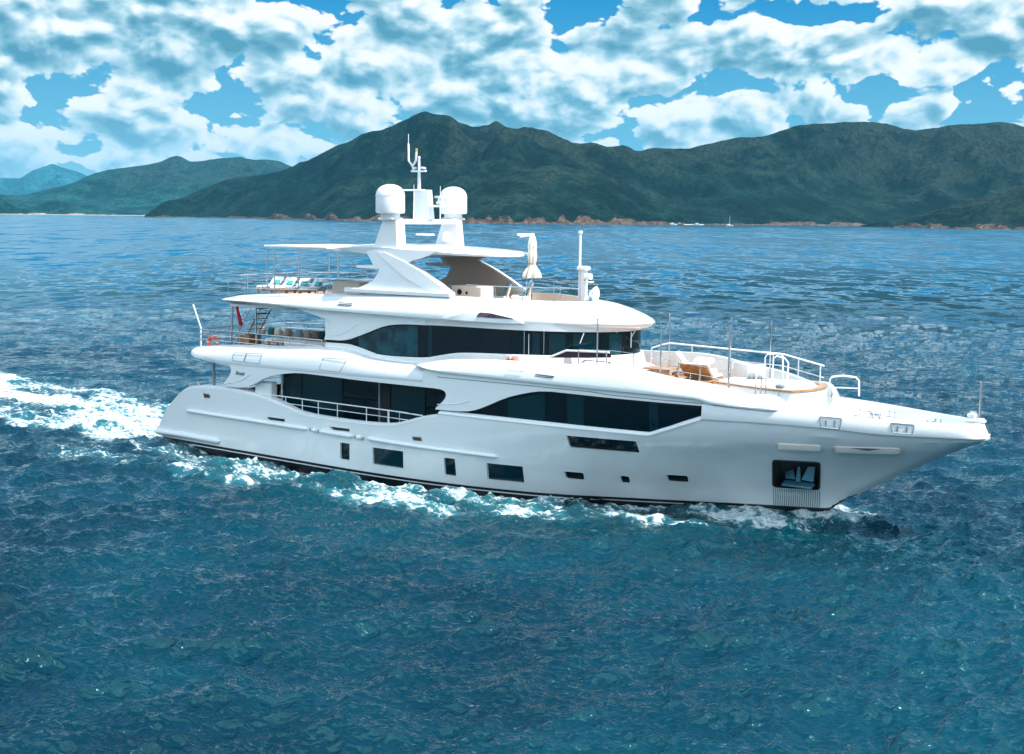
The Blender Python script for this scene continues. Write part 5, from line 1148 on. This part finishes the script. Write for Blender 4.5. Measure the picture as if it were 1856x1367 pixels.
for k, px in enumerate((497, 521, 546.5, 572)):
    a = Py(px, 508, 0.2); loc = (a.x + .12, -.2, 7.82 + .0); lab = 'white sun lounger with turquoise pillow, ' + pos4[k]
    if l0 is None: l0 = make_lounger(); tag(l0, lab, 'sun lounger', LG); l0.location = loc; l0.rotation_euler = (0, 0, math.radians(14))
    else: copy_thing(l0, loc, math.radians(14), lab)
    make_pillow((loc[0] + .04, loc[1] + .42, loc[2] + .60), (.42, .30, .14), TURQ, (math.radians(-42), 0, math.radians(14)), 'turquoise pillow on the sun lounger ' + ('aftmost in its row' if k == 0 else pos4[k] + ' in its row' if k < 3 else 'nearest the beige bar counter'), 'pillow', 'turquoise pillows on the loungers', 'pillow')
# forward sun deck seats with blue towels
def seat_box(px, lab, tlab):
    a = Pz(px, 537, 8.2); a.x += 0; r = empty('lounge_seat', (a.x, a.y, 7.8)); tag(r, lab, 'seat', 'white seats on the forward sun deck')
    r.rotation_euler = (0, 0, math.radians(38))
    q = MB(); q.rbox((0, 0, .22), (.95, .9, .44), .08); q.build('seat_base', CUSHION, r); q = MB(); q.rbox((.42, 0, .68), (.16, .9, .80), .07, rot=(0, math.radians(16), 0)); q.build('backrest', CUSHION, r)
    m_ = MB(); m_.loft([[(.22 + dx, -.40, z), (.22 + dx, 0.30, z)] for dx, z in ((-.30, .458), (-.04, .47), (.0, .52), (.21, 1.08), (.28, 1.13), (.36, 1.05), (.34, .90))])
    o = m_.build('towel', BLUEF, None, sharp=60); o.location = (a.x, a.y, 7.8); o.rotation_euler = (0, 0, math.radians(38)); sm = o.modifiers.new('t', 'SOLIDIFY'); sm.thickness = .035; tag(o, tlab, 'towel', 'light blue towels on the seats')
seat_box(905, 'white lounge seat draped with a light blue towel, the one closer to the beige bar', 'light blue towel over the lounge seat closer to the beige bar')
seat_box(944, 'white lounge seat draped with a light blue towel, beside the closed parasol', 'light blue towel over the lounge seat beside the closed parasol')

# closed cantilever parasol
par = empty('parasol', (3.32, 1.0, 7.8)); tag(par, 'closed cream cantilever parasol standing at the front of the sun deck', 'parasol')
q = MB(); q.tube([(0, 0, 0), (0, 0, 3.25)], .035, 8); q.rbox((0, 0, .04), (.5, .5, .08), .03); q.build('pole', STEEL, par)
rows = []; prf = [(1.40, .30), (1.36, .36), (1.46, .37), (1.62, .33), (1.82, .22), (1.95, .17), (2.02, .15), (2.10, .19), (2.35, .21), (2.6, .19), (2.66, .17), (2.8, .20), (3.05, .17), (3.25, .13), (3.33, .08)]
for z, r_ in prf:
    fold = .30 if r_ > .21 else .16; rows.append([(r_ * (1 + fold * math.cos(8 * t)) * math.cos(t + .1 * z), r_ * (1 + fold * math.cos(8 * t)) * math.sin(t + .1 * z), z) for t in np.linspace(0, 2 * math.pi, 49)[:-1]])
q = MB(); q.loft(rows, close=True); q.build('folded_canopy', CREAM, par, sharp=70)
q = MB(); torus(q, (0, 0, 2.02), .16, .018, (0, 0, 1)); q.build('strap', TAUPE, par)
q = MB(); q.tube([(0, 0, 3.25), (-.15, .05, 3.36), (-.85, .25, 3.28)], .06, 8); q.rbox((-.02, 0, 3.36), (.22, .16, .16), .04); q.rbox((-.55, .15, 3.36), (.8, .2, .12), .04); q.build('arm', WHITE2, par)

# red ensign hanging in folds from the stair post
a = Py(424, 556, -1.75); fl = []
for i in range(12):
    t = i / 11; row = []
    for j in range(9):
        u = j / 8; row.append((a.x + .10 + .32 * t + u * (.30 - .1 * t), -1.78 + .06 * math.sin(u * 11 + t * 3), 7.28 - 1.05 * t - .05 * u + .03 * math.sin(u * 9)))
    fl.append(row)
q = MB(); q.loft(fl); o = q.build('ensign_flag', RED, None, sharp=80, loc=(a.x, -1.78, 6.2)); sm = o.modifiers.new('t', 'SOLIDIFY'); sm.thickness = .02
tag(o, 'red ensign hanging in folds from the stair post under the sun deck overhang', 'flag')
# cushions along the upper deck sofa
for k, (px, m, cn) in enumerate(((475, TAUPE, 'taupe cushion at the aft end of the sofa'), (491, DKTEAL, 'dark teal cushion second from the aft end of the sofa'), (503, SAND, 'pale sand cushion on the sofa between the dark teal and the taupe ones'), (521, TAUPE, 'taupe cushion in the middle of the sofa left of the pale blue one'),
                                 (541, material('pale_blue_fabric', (.30, .50, .60), .85), 'pale blue cushion right of the middle of the sofa'), (556, SAND, 'pale sand cushion right of the pale blue one'), (571, TAUPE, 'taupe cushion second from the forward end of the sofa'), (583, DKTEAL, 'dark teal cushion at the forward end of the sofa'))):
    a = Py(px, 605, 1.75); make_pillow((a.x, 1.78, 5.60), (.50, .46, .2), m, (math.radians(-14), 0, .05 * (-1) ** k), cn, 'cushion', 'cushions along the sofa', 'cushion')
# low brown table between the sofa parts
a = Py(508, 616, -.4); r = empty('coffee_table', (a.x, -.4, 4.93)); tag(r, 'low brown varnished table in front of the upper deck sofa', 'table'); q = MB(); q.rbox((0, 0, .42), (1.2, .8, .05), .015); q.build('table_top', VARNISH, r)
for sx_ in (-1, 1):
    for sy_ in (-1, 1): q = MB(); q.rbox((sx_ * .5, sy_ * .32, .2), (.07, .07, .4), .01); q.build('leg', VARNISH, r)
# dining set on the aft main deck
r = empty('dining_table', (-10.6, -.4, 2.0)); tag(r, 'round white-topped table on the aft main deck behind the buttress', 'table'); q = MB(); q.lathe([(0, .75), (.85, .75), (.87, .73), (.85, .70), (0, .70)], (0, 0, 0), 28); q.build('table_top', WHITE2, r); q = MB(); q.lathe([(.0, .7), (.09, .7), (.09, .1), (.4, .04), (.4, 0)], (0, 0, 0), 18); q.build('pedestal', BROWND, r)
def chair():
    r = empty('dining_chair', (0, 0, 0)); q = MB(); q.rbox((0, 0, .45), (.5, .5, .09), .03); q.build('seat', BROWND, r); q = MB(); q.rbox((0, .24, .78), (.5, .07, .6), .03, rot=(math.radians(-8), 0, 0)); q.build('backrest', BROWND, r)
    for sx_ in (-1, 1):
        for sy_ in (-1, 1): q = MB(); q.rbox((sx_ * .2, sy_ * .2, .21), (.05, .05, .42), .01); q.build('leg', BROWND, r)
    return r
c0 = None
for k, (ang_, lb) in enumerate(((200, 'aft starboard side of the round table'), (-35, 'forward starboard side of the round table'), (-90, 'starboard side of the round table facing it'), (30, 'forward port side of the round table'))):
    t = math.radians(ang_); loc = (-10.6 + 1.15 * math.cos(t), -.4 + 1.15 * math.sin(t), 2.0); lab = 'dark brown rattan dining chair on the ' + lb
    if c0 is None: c0 = chair(); tag(c0, lab, 'chair', 'dark dining chairs round the aft table'); c0.location = loc; c0.rotation_euler = (0, 0, t - math.pi / 2)
    else: copy_thing(c0, loc, t - math.pi / 2, lab)

# foredeck: teak loungers, table, chair
f0 = make_lounger(2.0, 1.25, .8, VARNISH, math.radians(36)); tag(f0, 'wide foredeck sun lounger whose varnished teak back faces starboard, just aft of the tall poles', 'sun lounger', 'teak sun loungers on the foredeck')
q = MB(); q.rbox((0, .72, .66), (1.2, .86, .05), .015, rot=(math.radians(36), 0, 0)); q.build('teak_back', VARNISH, f0)
f0.location = (12.95, -.35, 4.93); f0.rotation_euler = (0, 0, math.radians(188)); f0.scale = (1, 1, 1.15)
f1 = make_lounger(1.9, .8, .75, VARNISH, math.radians(42)); tag(f1, 'narrow foredeck sun lounger with its head aft, beside the teak topped table', 'sun lounger', 'teak sun loungers on the foredeck'); f1.location = (12.0, .9, 4.93); f1.rotation_euler = (0, 0, math.radians(112)); f1.scale = (1, 1, 1.35)
f2 = copy_thing(f1, (14.9, .9, 5.02), math.radians(205), 'narrow foredeck sun lounger standing on the teak-edged platform'); f2.scale = (.95, .95, 1.0)
make_pillow((12.6, .55, 5.95), (.95, .34, .22), CUSHION, (math.radians(-60), 0, math.radians(8)), 'long white bolster pillow on the wide foredeck lounger', 'pillow', 'white pillows on the foredeck')
r = empty('deck_table', (10.95, -.15, 4.93)); tag(r, 'teak topped table with a pale pedestal ahead of the white foredeck settee', 'table'); q = MB(); q.rbox((0, 0, .66), (1.25, 1.5, .06), .02); q.build('table_top', VARNISH, r); q = MB(); q.rbox((0, 0, .32), (.5, .5, .62), .03); q.build('pedestal', BEIGE, r)

# ================================================================== far shore: sailing boat, launches, pier house, village houses
def shore_pt(px, dist, z=0.0):
    d = ray(px, 400); h = math.hypot(d[0], d[1]); return (CAM[0] + dist * d[0] / h, CAM[1] + dist * d[1] / h, z)
def boat_hull(m_, L, B, H):
    rows = []
    for t in np.linspace(0, 1, 12):
        x = (t - .45) * L; b = B / 2 * (1 - max(0, (t - .45) / .55) ** 2.2) * (.82 + .18 * min(1, t / .2)); rows.append([(x, -b, H * (1 + .25 * t)), (x, -b * .85, H * .3), (x, 0, -.3), (x, b * .85, H * .3), (x, b, H * (1 + .25 * t))])
    m_.loft(rows); m_.loft([[r_[0], r_[-1]] for r_ in rows]); m_.add(rows[0], [(4, 3, 2, 1, 0)])
rz0 = TH
sb = empty('sailing_boat', shore_pt(1322, 2350), rz0); tag(sb, 'small white sailing boat with bare mast moored off the far shore', 'sailing boat')
q = MB(); boat_hull(q, 12, 3.6, 1.3); q.build('hull', WHITE2, sb); q = MB(); q.rbox((-.3, 0, 2.0), (4.5, 2.2, .9), .3); q.build('cabin', WHITE2, sb); q = MB(); q.tube([(.8, 0, 1.5), (.8, 0, 17.5)], .22, 8, r2=.12); q.build('mast', WHITE2, sb); q = MB(); q.tube([(.8, 0, 3.2), (-4.6, 0, 3.0)], .25, 6); q.build('boom', WHITE2, sb)
def launch(px, dist, L, lab, first=None):
    r = empty('motor_launch', shore_pt(px, dist), rz0); tag(r, lab, 'launch', 'small white launches off the beach'); q = MB(); boat_hull(q, L, L * .28, 1.7); q.build('hull', WHITE2, r); q = MB(); q.rbox((-L * .05, 0, 3.0), (L * .42, L * .2, 1.8), .4); q.build('cabin', WHITE2, r); q = MB(); q.rbox((-L * .05, 0, 3.1), (L * .38, L * .205, .6), .1); q.build('window', GLASS, r)
launch(1219, 2480, 15, 'small white launch with a cabin at the left end of the pale beach strip'); launch(1264, 2490, 14, 'small white launch with a cabin at the right end of the pale beach strip'); launch(1232, 2500, 10, 'smallest white launch, between the two others off the beach')
# beach strip
be = MB(); P0 = [shore_pt(px, d) for px, d in ((1160, 2640), (1200, 2560), (1240, 2560), (1276, 2620))]; P1 = [shore_pt(px, 2760, 2.6) for px in (1160, 1200, 1240, 1276)]; be.loft([[(p[0], p[1], -.4) for p in P0], [(p[0], p[1], p[2]) for p in P1]], flip=True); bo = be.build('beach', material('pale_sand', (.40, .37, .31), .95), None); bo['kind'] = 'structure'
bs = MB(); P0 = [shore_pt(px, 4580) for px in range(-20, 270, 24)]; P1 = [shore_pt(px, 4800, 1.8 + (i % 3) * .5) for i, px in enumerate(range(-20, 270, 24))]; bs.loft([[(p[0], p[1], -.3) for p in P0], P1], flip=True); bo = bs.build('far_beach', material('pale_far_sand', (.22, .20, .17), .95), None); bo['kind'] = 'structure'
def house(px, py, dist, w_, h_, lab):
    d = ray(px, py); k = dist / math.hypot(d[0], d[1]); p = CAM + d * k; r = empty('village_house', (p[0], p[1], p[2] - h_), rz0 + .3 * math.sin(px)); tag(r, lab, 'house', 'pale village houses on the middle hillside')
    q = MB(); q.rbox((0, 0, h_ / 2), (w_, w_ * .8, h_), .2); q.build('wall', WHITE2, r); q = MB(); q.rbox((0, 0, h_ + .3), (w_ * 1.08, w_ * .88, .9), .2); q.build('roof', material('pale_roof', (.5, .45, .42), .8) if 'pale_roof' not in bpy.data.materials else bpy.data.materials['pale_roof'], r)
HL = ['leftmost and lowest', 'second from the left', 'tallest, in the middle', 'fourth from the left', 'rightmost and highest']
for k, (px, py, w_, h_) in enumerate(((306, 363, 20, 12), (312, 361.5, 24, 12), (319, 360, 24, 18), (326, 358.5, 20, 11), (332, 357, 18, 10))): house(px, py, 6080, w_, h_, 'pale village house on the middle hillside, ' + HL[k] + ' of the cluster')
